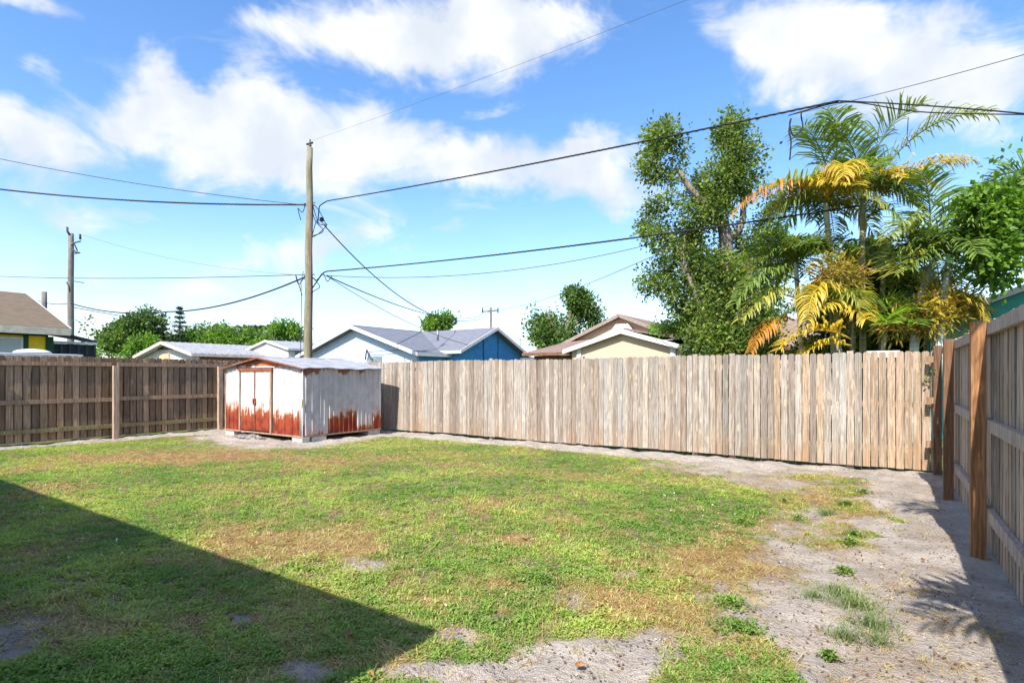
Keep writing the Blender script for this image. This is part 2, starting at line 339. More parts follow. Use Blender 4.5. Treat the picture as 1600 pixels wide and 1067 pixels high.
def ground_z(X, Y):
    inside = np.clip((X+17)/1.5, 0, 1)*np.clip((3-X)/1.5, 0, 1)*np.clip((12-Y)/1.5, 0, 1)*np.clip((Y+1)/1., 0, 1)
    z = (fbm(X, Y, 1.6, 3, 3)-.5)*.05
    sand = 1-np.clip(cover_fn(X, Y), 0, 1)
    z = z + sand*((fbm(X, Y, .30, 8, 3)-.5)*.085 + (fbm(X, Y, .11, 9, 2)-.5)*.028) - sand*.006
    return z*inside
def axis(lo, hi, step, far):
    a = list(np.arange(lo, hi+1e-6, step)); s = step; x = hi
    while x < far: s *= 1.35; x += s; a.append(x)
    s = step; x = lo
    while x > -far: s *= 1.35; x -= s; a.insert(0, x)
    return np.array(a)
xs = axis(-16.2, 1.6, .045, 1500); ys = axis(.6, 11.2, .045, 1500)
XX, YY = np.meshgrid(xs, ys); nx, ny = len(xs), len(ys)
Z = ground_z(XX, YY); V = np.stack([XX.ravel(), YY.ravel(), Z.ravel()], 1)
ii = (np.arange(ny-1)[:, None]*nx+np.arange(nx-1)[None, :]).ravel()
Fq = np.stack([ii, ii+1, ii+nx+1, ii+nx], 1)
def ground_mat():
    m, t = material('sandy_soil'); co = t.node('ShaderNodeNewGeometry').outputs['Position']
    cv = t.node('ShaderNodeAttribute', {'attribute_name': 'cover'}).outputs['Fac']; dr = t.node('ShaderNodeAttribute', {'attribute_name': 'dryness'}).outputs['Fac']
    ins = t.node('ShaderNodeAttribute', {'attribute_name': 'yard'}).outputs['Fac']
    n1 = t.noise(co, 2.2, 5, .6); n2 = t.noise(co, 26, 4, .7); n3 = t.noise(co, 140, 2, .6)
    sand = t.mix(t.ramp(n1, .3, .7), (.50, .435, .372), (.36, .315, .275)); sand = t.mix(t.m('MULTIPLY', dr, .55), sand, (.20, .125, .075))
    sand = t.mix(t.m('MULTIPLY', t.ramp(n2, .5, .72), .6), sand, (.22, .185, .155))
    sand = t.mix(t.ramp(n3, .66, .73), sand, (.10, .075, .055)); sand = t.mix(t.ramp(n3, .36, .29), sand, (.54, .49, .45))
    vo = t.node('ShaderNodeTexVoronoi', None, Vector=co, Scale=38.0)
    sand = t.mix(t.m('MULTIPLY', t.ramp(vo.outputs['Distance'], .12, .2, 1, 0), t.m('GREATER_THAN', t.noise(co, 12, 2), .56)), sand, (.16, .11, .075))
    deb = t.m('MULTIPLY', t.ramp(t.noise(co, 7, 6, .75), .52, .66), t.ramp(n2, .40, .56)); sand = t.mix(t.m('MULTIPLY', deb, .6), sand, (.19, .145, .11))
    soil = t.mix(t.ramp(n2, .35, .65), (.10, .09, .045), (.26, .21, .12))
    soil = t.mix(dr, soil, t.mix(t.ramp(n2, .3, .65), (.16, .075, .035), (.33, .20, .10)))
    yd = t.mix(t.ramp(cv, .12, .7), sand, soil)
    out = t.mix(t.ramp(t.noise(co, .4, 4), .35, .65), (.07, .10, .03), (.14, .16, .06))
    c = t.mix(ins, out, yd)
    h = t.m('ADD', t.m('MULTIPLY', n2, 1.0), t.m('MULTIPLY', n3, .35))
    finish(t, c, .95, t.bump(h, 1.0, .035), spec=.1); return m
GM = ground_mat(); me = np_mesh('ground', V, Fq, GM, True)
for nm, arr in (('cover', cover_fn(XX, YY)), ('dryness', dry_fn(XX, YY)), ('yard', ((XX > -15.15) & (XX < .8) & (YY < 10.4)).astype(float))):
    a = me.attributes.new(nm, 'FLOAT', 'POINT'); a.data.foreach_set('value', arr.ravel().astype(np.float32))
tag(link('ground', me), kind='structure')
def gz(x, y): return float(ground_z(np.array([x]), np.array([y]))[0])

# ------------------------------------------------------------------ lawn
def blade(mb, base, ang, lean, L, wd, segs=2, curl=.5):
    d = Vector((math.cos(ang), math.sin(ang), 0)); s = Vector((-d.y, d.x, 0)); p = Vector(base); el = lean; vs = [p-s*wd*.35, p+s*wd*.35]
    for k in range(segs):
        p = p + (d*math.cos(el)+Vector((0, 0, math.sin(el))))*(L/segs); el -= curl
        ww = wd*(.5 if k < segs-1 else .0)
        if k < segs-1: vs += [p-s*ww, p+s*ww]
        else: vs += [p]
    fs = []
    for k in range(segs-1): fs.append((2*k, 2*k+1, 2*k+3, 2*k+2))
    fs.append((2*segs-2, 2*segs-1, 2*segs)); mb.add(vs, fs)
def ovleaf(mb, base, ang, el, L, wd):
    d = Vector((math.cos(ang)*math.cos(el), math.sin(ang)*math.cos(el), math.sin(el))); s = Vector((-math.sin(ang), math.cos(ang), 0)); u = s.cross(d)*-1
    p = Vector(base); a = p+d*L*.35; tip = p+d*L-Vector((0, 0, L*.15)); up = Vector((0, 0, wd*.25))
    mb.add([p, a-s*wd*.5+up, tip, a+s*wd*.5+up, a], [(0, 4, 1), (4, 2, 1), (0, 3, 4), (4, 3, 2)])
def tuft(kind):
    mb = MB(); R = random
    if kind == 0:    # broad runner grass
        for k in range(11):
            a = R.uniform(0, 6.283); r = R.uniform(0, .045); blade(mb, (math.cos(a)*r, math.sin(a)*r, 0), R.uniform(0, 6.283), R.uniform(.35, 1.25), R.uniform(.03, .062), R.uniform(.006, .009), 3, .4)
    elif kind == 1:  # small leafed ground weed
        for k in range(12):
            a = R.uniform(0, 6.283); r = R.uniform(.0, .05); ovleaf(mb, (math.cos(a)*r, math.sin(a)*r, R.uniform(.004, .028)), R.uniform(0, 6.283), R.uniform(-.1, .8), R.uniform(.018, .034), R.uniform(.010, .017))
    elif kind == 2:  # dead thatch
        for k in range(12):
            a = R.uniform(0, 6.283); r = R.uniform(.0, .06); blade(mb, (math.cos(a)*r, math.sin(a)*r, .002), R.uniform(0, 6.283), R.uniform(0.02, .5), R.uniform(.04, .10), R.uniform(.002, .004), 2, .3)
    else:            # fine upright grass
        for k in range(12):
            a = R.uniform(0, 6.283); r = R.uniform(.0, .035); blade(mb, (math.cos(a)*r, math.sin(a)*r, 0), R.uniform(0, 6.283), R.uniform(.8, 1.45), R.uniform(.05, .11), R.uniform(.002, .0035), 3, .35)
    me = bpy.data.meshes.new('tuft'); me.from_pydata(mb.v, [], mb.f); me.materials.append(L_GRASS); return bpy.data.objects.new('tuft', me)
def scatter(name, X, Y, scl, tint, hue, kind, label, cat, cat_col=None):
    n = len(X); z = ground_z(X, Y); me = bpy.data.meshes.new(name); me.vertices.add(n)
    me.vertices.foreach_set('co', np.stack([X, Y, z], 1).astype(np.float32).ravel())
    rot = np.stack([rng.normal(0, .12, n), rng.normal(0, .12, n), rng.uniform(0, 6.283, n)], 1)
    a = me.attributes.new('rot', 'FLOAT_VECTOR', 'POINT'); a.data.foreach_set('vector', rot.astype(np.float32).ravel())
    for nm, arr in (('scl', scl), ('tint', tint), ('hue', hue)):
        a = me.attributes.new(nm, 'FLOAT', 'POINT'); a.data.foreach_set('value', np.asarray(arr, np.float32))
    src = bpy.data.collections.new(name+'_tufts')
    for k in range(3): src.objects.link(tuft(kind))
    o = link(name, me); md = o.modifiers.new('scatter', 'NODES')
    ng = bpy.data.node_groups.new(name, 'GeometryNodeTree'); md.node_group = ng
    ng.interface.new_socket('Geometry', in_out='INPUT', socket_type='NodeSocketGeometry'); ng.interface.new_socket('Geometry', in_out='OUTPUT', socket_type='NodeSocketGeometry')
    N = ng.nodes; L = ng.links; gi = N.new('NodeGroupInput'); go = N.new('NodeGroupOutput'); ip = N.new('GeometryNodeInstanceOnPoints')
    ci = N.new('GeometryNodeCollectionInfo'); ci.inputs['Collection'].default_value = src; ci.inputs['Separate Children'].default_value = True; ci.inputs['Reset Children'].default_value = True
    ra = N.new('GeometryNodeInputNamedAttribute'); ra.data_type = 'FLOAT_VECTOR'; ra.inputs[0].default_value = 'rot'
    sa = N.new('GeometryNodeInputNamedAttribute'); sa.data_type = 'FLOAT'; sa.inputs[0].default_value = 'scl'
    e2 = N.new('FunctionNodeEulerToRotation')
    L.new(gi.outputs[0], ip.inputs['Points']); L.new(ci.outputs[0], ip.inputs['Instance']); ip.inputs['Pick Instance'].default_value = True
    L.new(ra.outputs[0], e2.inputs[0]); L.new(e2.outputs[0], ip.inputs['Rotation']); L.new(sa.outputs[0], ip.inputs['Scale']); L.new(ip.outputs[0], go.inputs[0])
    return tag(o, label, cat, kind='stuff')
def candidates(n, gain):
    d = 1.6+(17-1.6)*rng.random(n)**1.25; r = rng.uniform(-1.12, 1.08, n)*d       # denser close to the house, thinner far off
    X = -math.sin(YAW)*d+math.cos(YAW)*r; Y = math.cos(YAW)*d+math.sin(YAW)*r
    ok = (X > -14.9) & (X < .55) & (Y < 10.2) & (Y > .5) & ~((X > -13.8) & (X < -10.6) & (Y > 7.4) & (Y < 9.8))
    return X[ok], Y[ok], d[ok]
X, Y, dd = candidates(185000, 1); cv = cover_fn(X, Y); dr = dry_fn(X, Y); keep = rng.random(len(X)) < np.clip((cv-.22)*1.9, 0, 1)*np.clip((fbm(X, Y, .11, 41, 2)-.24)*4, .25, 1)*(1-.35*np.clip(dr-.5, 0, 1))
X, Y, dd, cv, dr = X[keep], Y[keep], dd[keep], cv[keep], dr[keep]
kindn = fbm(X, Y, .5, 12, 3)+rng.normal(0, .07, len(X)); hue = np.clip((fbm(X, Y, .9, 15, 3)-.36)*2.2+np.clip((Y-5)/5, 0, 1)*.45+rng.normal(0, .2, len(X)), 0, 1)
tint = np.clip(dr*.8+.08+rng.normal(0, .2, len(X)), 0, 1)*(rng.random(len(X)) < .30+dr); sc = rng.uniform(.55, 1.15, len(X))*(.74+.45*np.clip((fbm(X, Y, .16, 31, 2)-.3)*2, 0, 1))*(.8+.2*cv)*(1+.0*dd)
dead = dr+rng.normal(0, .20, len(X)) > .66; weed = (kindn > .53) & ~dead; rest = ~weed & ~dead
scatter('lawn_grass', X[rest], Y[rest], sc[rest], tint[rest], hue[rest], 0, 'patchy green and yellowing lawn grass covering most of the yard', 'grass')
scatter('ground_weeds', X[weed], Y[weed], sc[weed], tint[weed]*.5, hue[weed]*.8, 1, 'low small leafed green weeds creeping among the lawn grass', 'weeds')
X2, Y2, d2 = candidates(110000, 1); c2 = cover_fn(X2, Y2); k2 = rng.random(len(X2)) < np.clip(dry_fn(X2, Y2)*1.1+.18, 0, 1)*np.clip(c2*1.5+.10, 0, 1)
X2, Y2 = X2[k2], Y2[k2]; 
scatter('dead_thatch', X2, Y2, rng.uniform(.6, 1.1, len(X2)), rng.uniform(.6, 1, len(X2)), rng.random(len(X2)), 2, 'dead brown straw like grass in the dried out lawn patches', 'dead grass')
# pale flecks lying in the grass and crumbs on the sand
def flecks(name, n, col, cond, size, label, cat):
    X, Y, d = candidates(n*6, 1); k = cond(X, Y); X, Y = X[k][:n], Y[k][:n]; m = len(X); z = ground_z(X, Y)
    a = rng.uniform(0, 6.283, m); s = rng.uniform(.5, 1, m)*size; q = []
    hz = (.035 if name == 'white_flowers' else .004)
    for j in range(4): q.append(np.stack([X+np.cos(a+j*1.57)*s*(1 if j % 2 else .6), Y+np.sin(a+j*1.57)*s*(1 if j % 2 else .6), z+hz+rng.uniform(0, .012, m)], 1))
    V = np.stack(q, 1).reshape(-1, 3); F = np.arange(4*m).reshape(m, 4); return tag(link(name, np_mesh(name, V, F, col)), label, cat, kind='stuff')
flecks('white_flowers', 420, plain('white_petal', (.8, .8, .78)), lambda X, Y: (cover_fn(X, Y) > .6) & (fbm(X, Y, 1.5, 21) > .5), .0095, 'tiny white flowers dotted through the lawn', 'flowers')
flecks('pebbles', 700, plain('pale_pebble', (.38, .34, .30), var=.5, scale=30), lambda X, Y: (cover_fn(X, Y) < .4), .0095, 'small pale pebbles and shell bits on the bare sand', 'pebbles')
flecks('dry_litter', 2600, plain('leaf_litter', (.13, .08, .045), var=.5, scale=30), lambda X, Y: (cover_fn(X, Y) < .35), .013, 'small brown twigs and leaf crumbs scattered over the bare sand', 'litter')

# ------------------------------------------------------------------ fences
def picket_mesh(wd, h, ax, z0=.0, rnd=.0):
    ear = min(.022, wd*.22); sk = random.uniform(-1, 1)*rnd; bow = random.uniform(-1, 1)*rnd*1.2; th = .017
    prof = [(-wd/2, z0), (wd/2, z0), (wd/2+sk*.5, h*.5), (wd/2+sk, h-ear), (wd/2-ear+sk, h), (-wd/2+ear+sk, h), (-wd/2+sk, h-ear), (-wd/2+sk*.5, h*.5)]
    dep = [0, 0, bow, 0, 0, 0, 0, bow]
    if ax == 'x': a = [(x, d, z) for (x, z), d in zip(prof, dep)]; vec = (0, th, 0)
    else: a = [(d, -x, z) for (x, z), d in zip(prof, dep)]; vec = (th, 0, 0)
    mb = MB(); mb.add([Vector(q) for q in a]+[Vector(q)+Vector(vec) for q in a], [(0,1,2,7),(7,2,3,6),(6,3,4,5),(15,10,9,8),(14,11,10,15),(13,12,11,14)]+[(i, 8+i, 8+(i+1) % 8, (i+1) % 8) for i in range(8)])
    me = bpy.data.meshes.new('picket'); me.from_pydata(mb.v, [], mb.f); return me
def vary(c, s, warm=.0):
    k = 1+random.gauss(0, s); w = random.gauss(0, warm); return (c[0]*k*(1+w), c[1]*k, c[2]*k*(1-w), 1)
# back fence: pickets face the yard
BF = 10.30; f1 = tag(empty('picket_fence', (-7, BF, 0)), 'long sunlit weathered wooden picket fence across the back of the yard', 'fence')
def child(o, par): o.parent = par; o.matrix_parent_inverse = Matrix.Translation(-par.location); return o

def fence_row(par, mat, axis_, start, stop, fixed, pitch, wd, h0, colours, face=0, z0=.05, nvar=10, gap=.002, jit=.003, hw=.008, sway=.012, hfun=None):
    vs = []
    for k in range(nvar):
        me = picket_mesh(wd, h0+random.uniform(-hw, hw), axis_, 0, .0025); me.materials.append(mat); vs.append(me)
    q = start
    while q < stop:
        o = link('picket', random.choice(vs)); d = fixed+random.uniform(0, jit)
        o.location = ((q, d, z0) if axis_ == 'x' else (d, q, z0)); o.location.z += random.gauss(0, .004)+(hfun(q) if hfun else 0)
        o.rotation_euler = (random.gauss(0, .0025), random.gauss(0, .0025), random.gauss(0, sway)); child(o, par)
        o.color = colours(q); q += pitch+random.uniform(-gap, gap)
    return q
def back_col(q):
    r = random.random(); b = (.345, .30, .25) if r < .45 else (.29, .24, .195) if r < .75 else (.385, .345, .295)
    if q > -1.6 and random.random() < .35: b = (.40, .30, .21)
    if q > -.35: b = (.40, .30, .21)
    return vary(b, .10, .03)
qn = fence_row(f1, W_FENCE, 'x', -14.98, -3.31, BF, .1048, .0995, 1.775, back_col, jit=.007, gap=.003, hfun=lambda q: .010*math.sin(q*1.3))
fence_row(f1, W_FENCE, 'x', qn, .60, BF, .1065, .0955, 1.785, back_col, gap=.0015, hfun=lambda q: .008*math.sin(q*1.7))
for z in (.30, .98, 1.58):
    for a, b in ((-15.0, -10.2), (-10.19, -5.3), (-5.29, -.5), (-.49, .56)):
        o = MB().box(a, BF+.025, z, b, BF+.063, z+.089).build('rail', W_POST); child(o, f1); o.data.transform(Matrix.Translation((0, 0, 0))); o.color = (.30, .22, .15, 1)
for xp in (-12.6, -10.2, -7.64, -5.3, -2.95, -2.3, -.5):
    o = MB().box(xp-.044, BF+.065, -.3, xp+.044, BF+.153, 1.862).build('post', W_POST); child(o, f1); o.color = (.40, .33, .26, 1)
# left fence: seen from behind, rails and posts towards the yard
LX = -15.06; f2 = tag(empty('shaded_fence', (LX, 5, 0)), 'dark brown wooden fence on the left with its rails and post facing the lawn', 'fence')
def left_col(q):
    r = random.random(); return vary((.26, .18, .12) if r < .4 else (.38, .27, .18) if r < .8 else (.19, .13, .085), .12, .04)
fence_row(f2, W_DARK, 'y', -.5, 10.28, LX-.019, .142, .118, 1.84, left_col, z0=.05, gap=.004, jit=.0, sway=.02, hw=.012)
fence_row(f2, W_DARK, 'y', -.43, 10.28, LX-.062, .142, .132, 1.83, left_col, z0=.05, gap=.004, jit=.0, sway=.02, hw=.012)
for z, hh in ((1.675, .089), (.87, .089), (.245, .089)):
    for a, b in ((-.5, 3.1), (3.102, 5.44), (5.56, 7.95), (7.952, 10.25)):
        dz = random.uniform(-.012, .012); o = MB().box(LX, a, z+dz, LX+.038, b, z+hh+dz).build('rail', W_POST); child(o, f2); o.color = (.36, .26, .18, 1) if z > .5 else (.27, .23, .12, 1)
for yp in (.6, 3.1, 5.5, 7.95, 10.2):
    o = MB().box(LX+.0405, yp-.055, -.3, LX+.135, yp+.055, 1.70).build('post', W_POST); child(o, f2); o.color = (.44, .33, .25, 1)
# right fence: rails and posts towards the yard, boards beyond
RX = .60; f3 = tag(empty('tall_side_fence', (RX, 5, 0)), 'tall wooden side fence on the right with brown posts and shaded grey pickets', 'fence')
def right_col(q): return vary(((.44, .345, .26), (.35, .27, .20), (.49, .40, .31))[random.randrange(3)], .12, .03)
fence_row(f3, W_DARK, 'y', .2, 10.22, RX+.093, .128, .089, 1.87, right_col, z0=.045, gap=.004, jit=.002, sway=.015)
fence_row(f3, W_DARK, 'y', .264, 10.22, RX+.150, .128, .089, 1.87, lambda q: vary((.06, .045, .035), .15, .03), z0=.045, gap=.004, jit=.002, sway=.015)  # back boards coloured near-black, painting in the shade between the front pickets
ps = [.55, 3.17, 5.79, 8.42, 10.17]
for z in (1.79, 1.035, .335):
    for a, b in zip([-.1]+ps, ps+[10.24]):
        if b-a < .1: continue
        dz = random.uniform(-.01, .01); o = MB().box(RX+.050, a+.003, z+dz, RX+.090, b-.003, z+.092+dz).build('rail', W_POST); child(o, f3); o.color = vary((.44, .36, .30), .05)
for k, yp in enumerate(ps):
    o = MB().box(RX-.048, yp-.048, -.4, RX+.048, yp+.048, 1.905).build('post', W_POST); child(o, f3); o.color = ((.25, .14, .065, 1), (.28, .15, .065, 1), (.32, .165, .075, 1), (.19, .10, .055, 1), (.17, .10, .06, 1))[k]
for z in (.42, 1.06, 1.66):
    o = MB().box(RX-.13, 10.10, z, RX-.049, 10.187, z+.09).build('rail', W_POST); child(o, f3); o.color = (.32, .21, .12, 1)

# ------------------------------------------------------------------ metal shed on blocks
SX0, SX1, SY0, SY1, SB, SE, SR = -13.78, -10.63, 7.45, 9.71, .135, 1.65, 1.90
SXM = (SX0+SX1)/2; shed = tag(empty('metal_shed', (SXM, (SY0+SY1)/2, SB)), 'white sheet metal garden shed with heavy orange rust along its lower walls', 'shed')
def spart(mb, name, mat=SHEDM, col=(.0, .0, 0, 1), par=None):
    o = mb.build(name, mat); (child(o, shed) if par is None else setattr(o, 'parent', par)); o.color = col; return o
def rib_panel(p0, p1, outw, z0, z1, ribs, bulge=.018, flat=.02):       # sheet with folded ribs, as a thin closed profile
    p0 = Vector(p0); p1 = Vector(p1); L = (p1-p0).length; d = (p1-p0)/L; o = Vector(outw); pr = [(0, 0)]
    for r in ribs: pr += [(r-flat, 0), (r-flat*.35, bulge), (r+flat*.35, bulge), (r+flat, 0)]
    pr += [(L, 0)]
    out = [p0+d*a+o*b for a, b in pr]; inn = [p0+d*a+o*(b-.006) for a, b in pr]; mb = MB(); n = len(out)
    nz = 5
    for k in range(nz+1):
        z = z0+(z1-z0)*k/nz
        for q in out+inn:
            wob = o*(.006*math.sin(z*5+q.x*9+q.y*7)) if 0 < k < nz else Vector((0, 0, 0)); mb.v.append((q.x+wob.x, q.y+wob.y, z))
    for k in range(nz):
        for i in range(n-1):
            a = k*2*n+i; b = a+2*n; mb.f.append((a, a+1, b+1, b)); a += n; b += n; mb.f.append((a+1, a, b, b+1))
        for i in (0, n-1): a = k*2*n+i; mb.f.append((a, a+2*n, a+3*n, a+n))
    for k in (0, nz):
        for i in range(n-1): a = k*2*n+i; mb.f.append((a, a+n, a+n+1, a+1))
    mb.sm = [False]*len(mb.f); return mb
D0, D1, D2, J = -13.02, -12.42, -11.80, .05
fz = SE-.005
spart(rib_panel((SX0+.03, SY0, 0), (D0-J-.03, SY0, 0), (0, -1, 0), SB, fz, [.17, .36, .52], .022), 'front_panel', SHEDM, (.72, .03, 0, 1))
spart(rib_panel((D2+J+.03, SY0, 0), (SX1-.03, SY0, 0), (0, -1, 0), SB, fz, [.22, .46, .74, .95], .022), 'front_panel', SHEDM, (.60, .06, 0, 1))
for a, b in ((D0, D1), (D1+.012, D2)):
    d_ = spart(rib_panel((a, SY0-.028, 0), (b, SY0-.028, 0), (0, -1, 0), SB+.03, 1.565, [.2, .4], .008), 'sliding_door', SHEDM, (.60 if a == D0 else .70, .0, 0, 1))
    xe = b-.03 if a == D0 else a+.03
    h = MB().box(xe-.02, SY0-.062, .78, xe+.02, SY0-.035, .92).build('door_handle', RUST); h.parent = d_; 
    e = MB().box((b-.016) if a == D0 else a, SY0-.040, SB+.03, b if a == D0 else a+.016, SY0-.0345, 1.56).build('door_edge', RUST); e.parent = d_
for a in (D0-J-.02, D2+.004): spart(MB().box(a, SY0-.045, SB, a+J+.01, SY0-.002, 1.60), 'door_jamb', BARE)
spart(MB().box(D0-.09, SY0-.052, 1.567, D2+.09, SY0-.002, 1.635), 'door_track', RUST)
spart(MB().box(SX0, SY0-.012, SB-.02, SX0+.045, SY0+.05, fz), 'corner_trim', BARE)
spart(MB().box(SX1-.045, SY0-.014, SB-.02, SX1+.010, SY0+.05, fz), 'corner_trim', SHEDM, (.42, .2, 0, 1))
spart(MB().box(SX1-.03, SY1-.05, SB-.02, SX1+.010, SY1+.008, fz), 'corner_trim', SHEDM, (.5, .05, 0, 1))
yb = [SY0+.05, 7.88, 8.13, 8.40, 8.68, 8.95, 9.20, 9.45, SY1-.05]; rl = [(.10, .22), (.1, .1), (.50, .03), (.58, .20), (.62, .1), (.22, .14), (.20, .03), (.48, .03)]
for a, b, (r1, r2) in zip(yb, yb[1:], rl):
    ln = b-a-.004; spart(rib_panel((SX1, a+.002, 0), (SX1, b-.002, 0), (1, 0, 0), SB, fz, [.035, ln*.55][:2 if ln > .24 else 1], .020, .022), 'side_panel', SHEDM, (r1, r2, .85, 1))  # high blue channel: shade of this wall painted into its panels
spart(rib_panel((SX0, SY1-.02, 0), (SX0, SY0+.02, 0), (-1, 0, 0), SB, fz, [.3*k for k in range(1, 7)]), 'side_panel', SHEDM, (.4, .05, 0, 1))
spart(rib_panel((SX1-.02, SY1, 0), (SX0+.02, SY1, 0), (0, 1, 0), SB, fz, [.3*k for k in range(1, 10)]), 'back_panel', SHEDM, (.4, .05, 0, 1))
spart(MB().box(SX0-.02, SY0-.03, SB-.035, SX1+.02, SY0+.03, SB), 'base_rail', BARE); spart(MB().box(SX1-.03, SY0+.032, SB-.035, SX1+.02, SY1, SB), 'base_rail', BARE)
spart(MB().box(SX0, SY0+.032, SB-.03, SX1-.032, SY1-.01, SB-.01), 'floor_pan', RUST)
for yy, s_ in ((SY0, -1), (SY1, 1)):
    g = MB(); g.prism([(SX0+.05, yy+.0, SE), (SX1-.05, yy+.0, SE), (SXM+.02, yy, SR-.035)], (0, .012, 0)); spart(g, 'gable_panel', SHEDM, (.0, .0, 0, 1))
g = MB(); g.prism([(SXM-.15, SY0-.006, SE+.05), (SX1-.35, SY0-.006, SE+.02), (SX1-.75, SY0-.006, SE+.085), (SXM+.35, SY0-.006, SE+.135), (SXM+.1, SY0-.006, SR-.075)], (0, .004, 0)); spart(g, 'rust_patch', plain('orange_rust', (.52, .16, .06), .85, var=.35, scale=9))
for sgn in (-1, 1):                       # two roof slopes, buckled along the eave
    nX, nY = 10, 26; ex = SX0-.12 if sgn < 0 else SX1+.12; mb = MB(); top = []
    for j in range(nY+1):
        for i_ in range(nX+1):
            u = i_/nX; y = SY0-.10+(SY1+.12-SY0+.10)*j/nY; x = SXM+(ex-SXM)*u; z = SR+(SE+.0-SR)*u*1.03
            z += u**3*(.013*math.sin(y*3.4)+.007*math.sin(y*11+1))-u*u*.01 + (.012*math.exp(-((j % 6.5)-.5)**2*3) if u < .99 else 0)
            if j in (0, 1): z -= .012*u*math.sin(u*9)+.008
            top.append((x, y, z))
    m_ = len(top); mb.v = top+[(a, b, c-.014) for a, b, c in top]; W_ = nX+1
    for j in range(nY):
        for i_ in range(nX):
            a = j*W_+i_; q = (a, a+1, a+1+W_, a+W_); mb.f += [q if sgn > 0 else q[::-1], tuple(z+m_ for z in (q[::-1] if sgn > 0 else q))]
    for j in range(nY):
        for i_ in (0, nX): a = j*W_+i_; mb.f.append((a, a+W_, a+W_+m_, a+m_))
    for i_ in range(nX):
        for j in (0, nY): a = j*W_+i_; mb.f.append((a, a+m_, a+1+m_, a+1))
    mb.sm = [False]*len(mb.f); spart(mb, 'roof_panel', SHEET)
    tr = MB(); pts = [(SXM, SY0-.108), (ex, SY0-.108)]
    tr.prism([(SXM, SY0-.112, SR-.006), (ex, SY0-.112, SE-.018), (ex, SY0-.112, SE-.045), (SXM, SY0-.112, SR-.04)], (0, .010, 0)); spart(tr, 'roof_edge', RUST)
spart(MB().prism([(SXM-.05, SY0-.11, SR-.002), (SXM, SY0-.11, SR+.018), (SXM+.05, SY0-.11, SR-.002)], (0, SY1-SY0+.22, 0)), 'ridge_cap', SHEET)
def block(x, y, lab, rz=0, sx=.39, sy=.19):
    o = MB().box(-sx/2, -sy/2, -.05, sx/2, sy/2, .098).build('concrete_block', CONC); o.location = (x, y, 0); o.rotation_euler.z = rz
    bv = o.modifiers.new('bevel', 'BEVEL'); bv.width = .006; bv.segments = 1
    return tag(o, lab, 'block', 'concrete blocks under the shed')
block(SX1-.16, SY0+.08, 'pale concrete block under the near front corner of the rusty shed')
block(SX1-.08, SY0+.43, 'dark concrete block under the side wall just behind the near shed corner', 1.57)
block(SX1-.12, SY1-.18, 'concrete block under the rear right corner of the shed beside the fence', 1.57)
block(SX0+.22, SY0+.08, 'concrete block under the far left front corner of the shed')
# crumpled tarp pushed under the doorway
mb = MB(); nU, nV = 26, 9; R_ = np.random.default_rng(5)
for j in range(nV+1):
    for i_ in range(nU+1):
        u = i_/nU; v_ = j/nV; x = D0+.05+u*1.05; y = SY0-.05-.20*math.sin(v_*math.pi)*.9-.06*math.sin(u*7)
        z = .008+(.10*math.sin(v_*math.pi)**.7)*(.45+.55*abs(math.sin(u*5.2+1)))*math.sin(math.pi*min(max(u, .04), .96))+R_.normal(0, .012)*(0 < j < nV)
        y = SY0-.02-.26*v_+R_.normal(0, .008); mb.v.append((x, y, max(.004, z)))
for j in range(nV):
    for i_ in range(nU): a = j*(nU+1)+i_; mb.f.append((a, a+nU+1, a+nU+2, a+1))
mb.sm = [False]*len(mb.f); o = mb.build('crumpled_tarp', plain('dirty_grey_tarp', (.17, .155, .15), .7, var=.5, scale=9)); sm = o.modifiers.new('thick', 'SOLIDIFY'); sm.thickness = .004
tag(o, 'crumpled dirty grey tarp lying on the ground below the shed doors', 'tarp')
# conduit with junction box at the shed corner
cd = tag(empty('conduit_pipe', (SX1+.055, SY0-.03, 0)), 'thin white conduit pipe with small beige box standing at the near shed corner', 'pipe')
o = MB().tube([(SX1+.075, SY0-.045, -.1), (SX1+.06, SY0-.04, .45), (SX1+.055, SY0-.035, .85), (SX1+.055, SY0-.035, 1.45), (SX1+.055, SY0-.03, 1.60)], .014, 8).build('pipe', WHITE); child(o, cd)
o = MB().box(SX1+.022, SY0-.075, .80, SX1+.092, SY0-.02, .94).build('junction_box', plain('beige_plastic', (.55, .5, .33), .5)); child(o, cd)
o2 = MB().tube([(SX1-.02, SY0-.03, .16), (SX1-.02, SY0-.03, 1.5)], .012, 8).build('pipe', WHITE); child(o2, cd)

# ------------------------------------------------------------------ utility poles
def perturb_tube(pts, r0, r1, n=14, sides=12):
    a, b = Vector(pts[0]), Vector(pts[1]); return [a.lerp(b, k/n)+Vector((math.sin(k*1.3)*.012, math.cos(k*1.7)*.012, 0))*(0 < k < n) for k in range(n+1)], [r0+(r1-r0)*k/n for k in range(n+1)]
PD = 18.5; pb = P(480, 700, PD); pb.z = 0; pt = P(484.3, 231, PD); up = tag(empty('utility_pole', pb), 'tall weathered wooden utility pole behind the shed carrying most of the cables', 'pole')
pts, rs = perturb_tube((pb-Vector((0, 0, .5)), pt), .165, .095); o = MB().tube(pts, rs, 14).build('pole_shaft', W_POLE); child(o, up); o.color = (.25, .235, .16, 1)
def pp(y, dx=0.0, dy=0.0):      # a point on the main pole's axis at picture height y
    q = P(484.3-3.3*(y-231)/330, y, PD); return q+RT*dx-FW*dy
def upart(mb, name, mat): o = mb.build(name, mat); child(o, up); return o
upart(MB().tube([pp(233), pp(226)], .05, 8).tube([pp(226, -.12), pp(223, .10)], .035, 6).tube([pp(224), pp(218)], .02, 6), 'top_insulator', DARKGREY)
upart(MB().tube([pp(318, .10, .1), pp(690, .135, .12)], .02, 6), 'riser_pipe', plain('reddish_riser', (.14, .075, .06), .7))
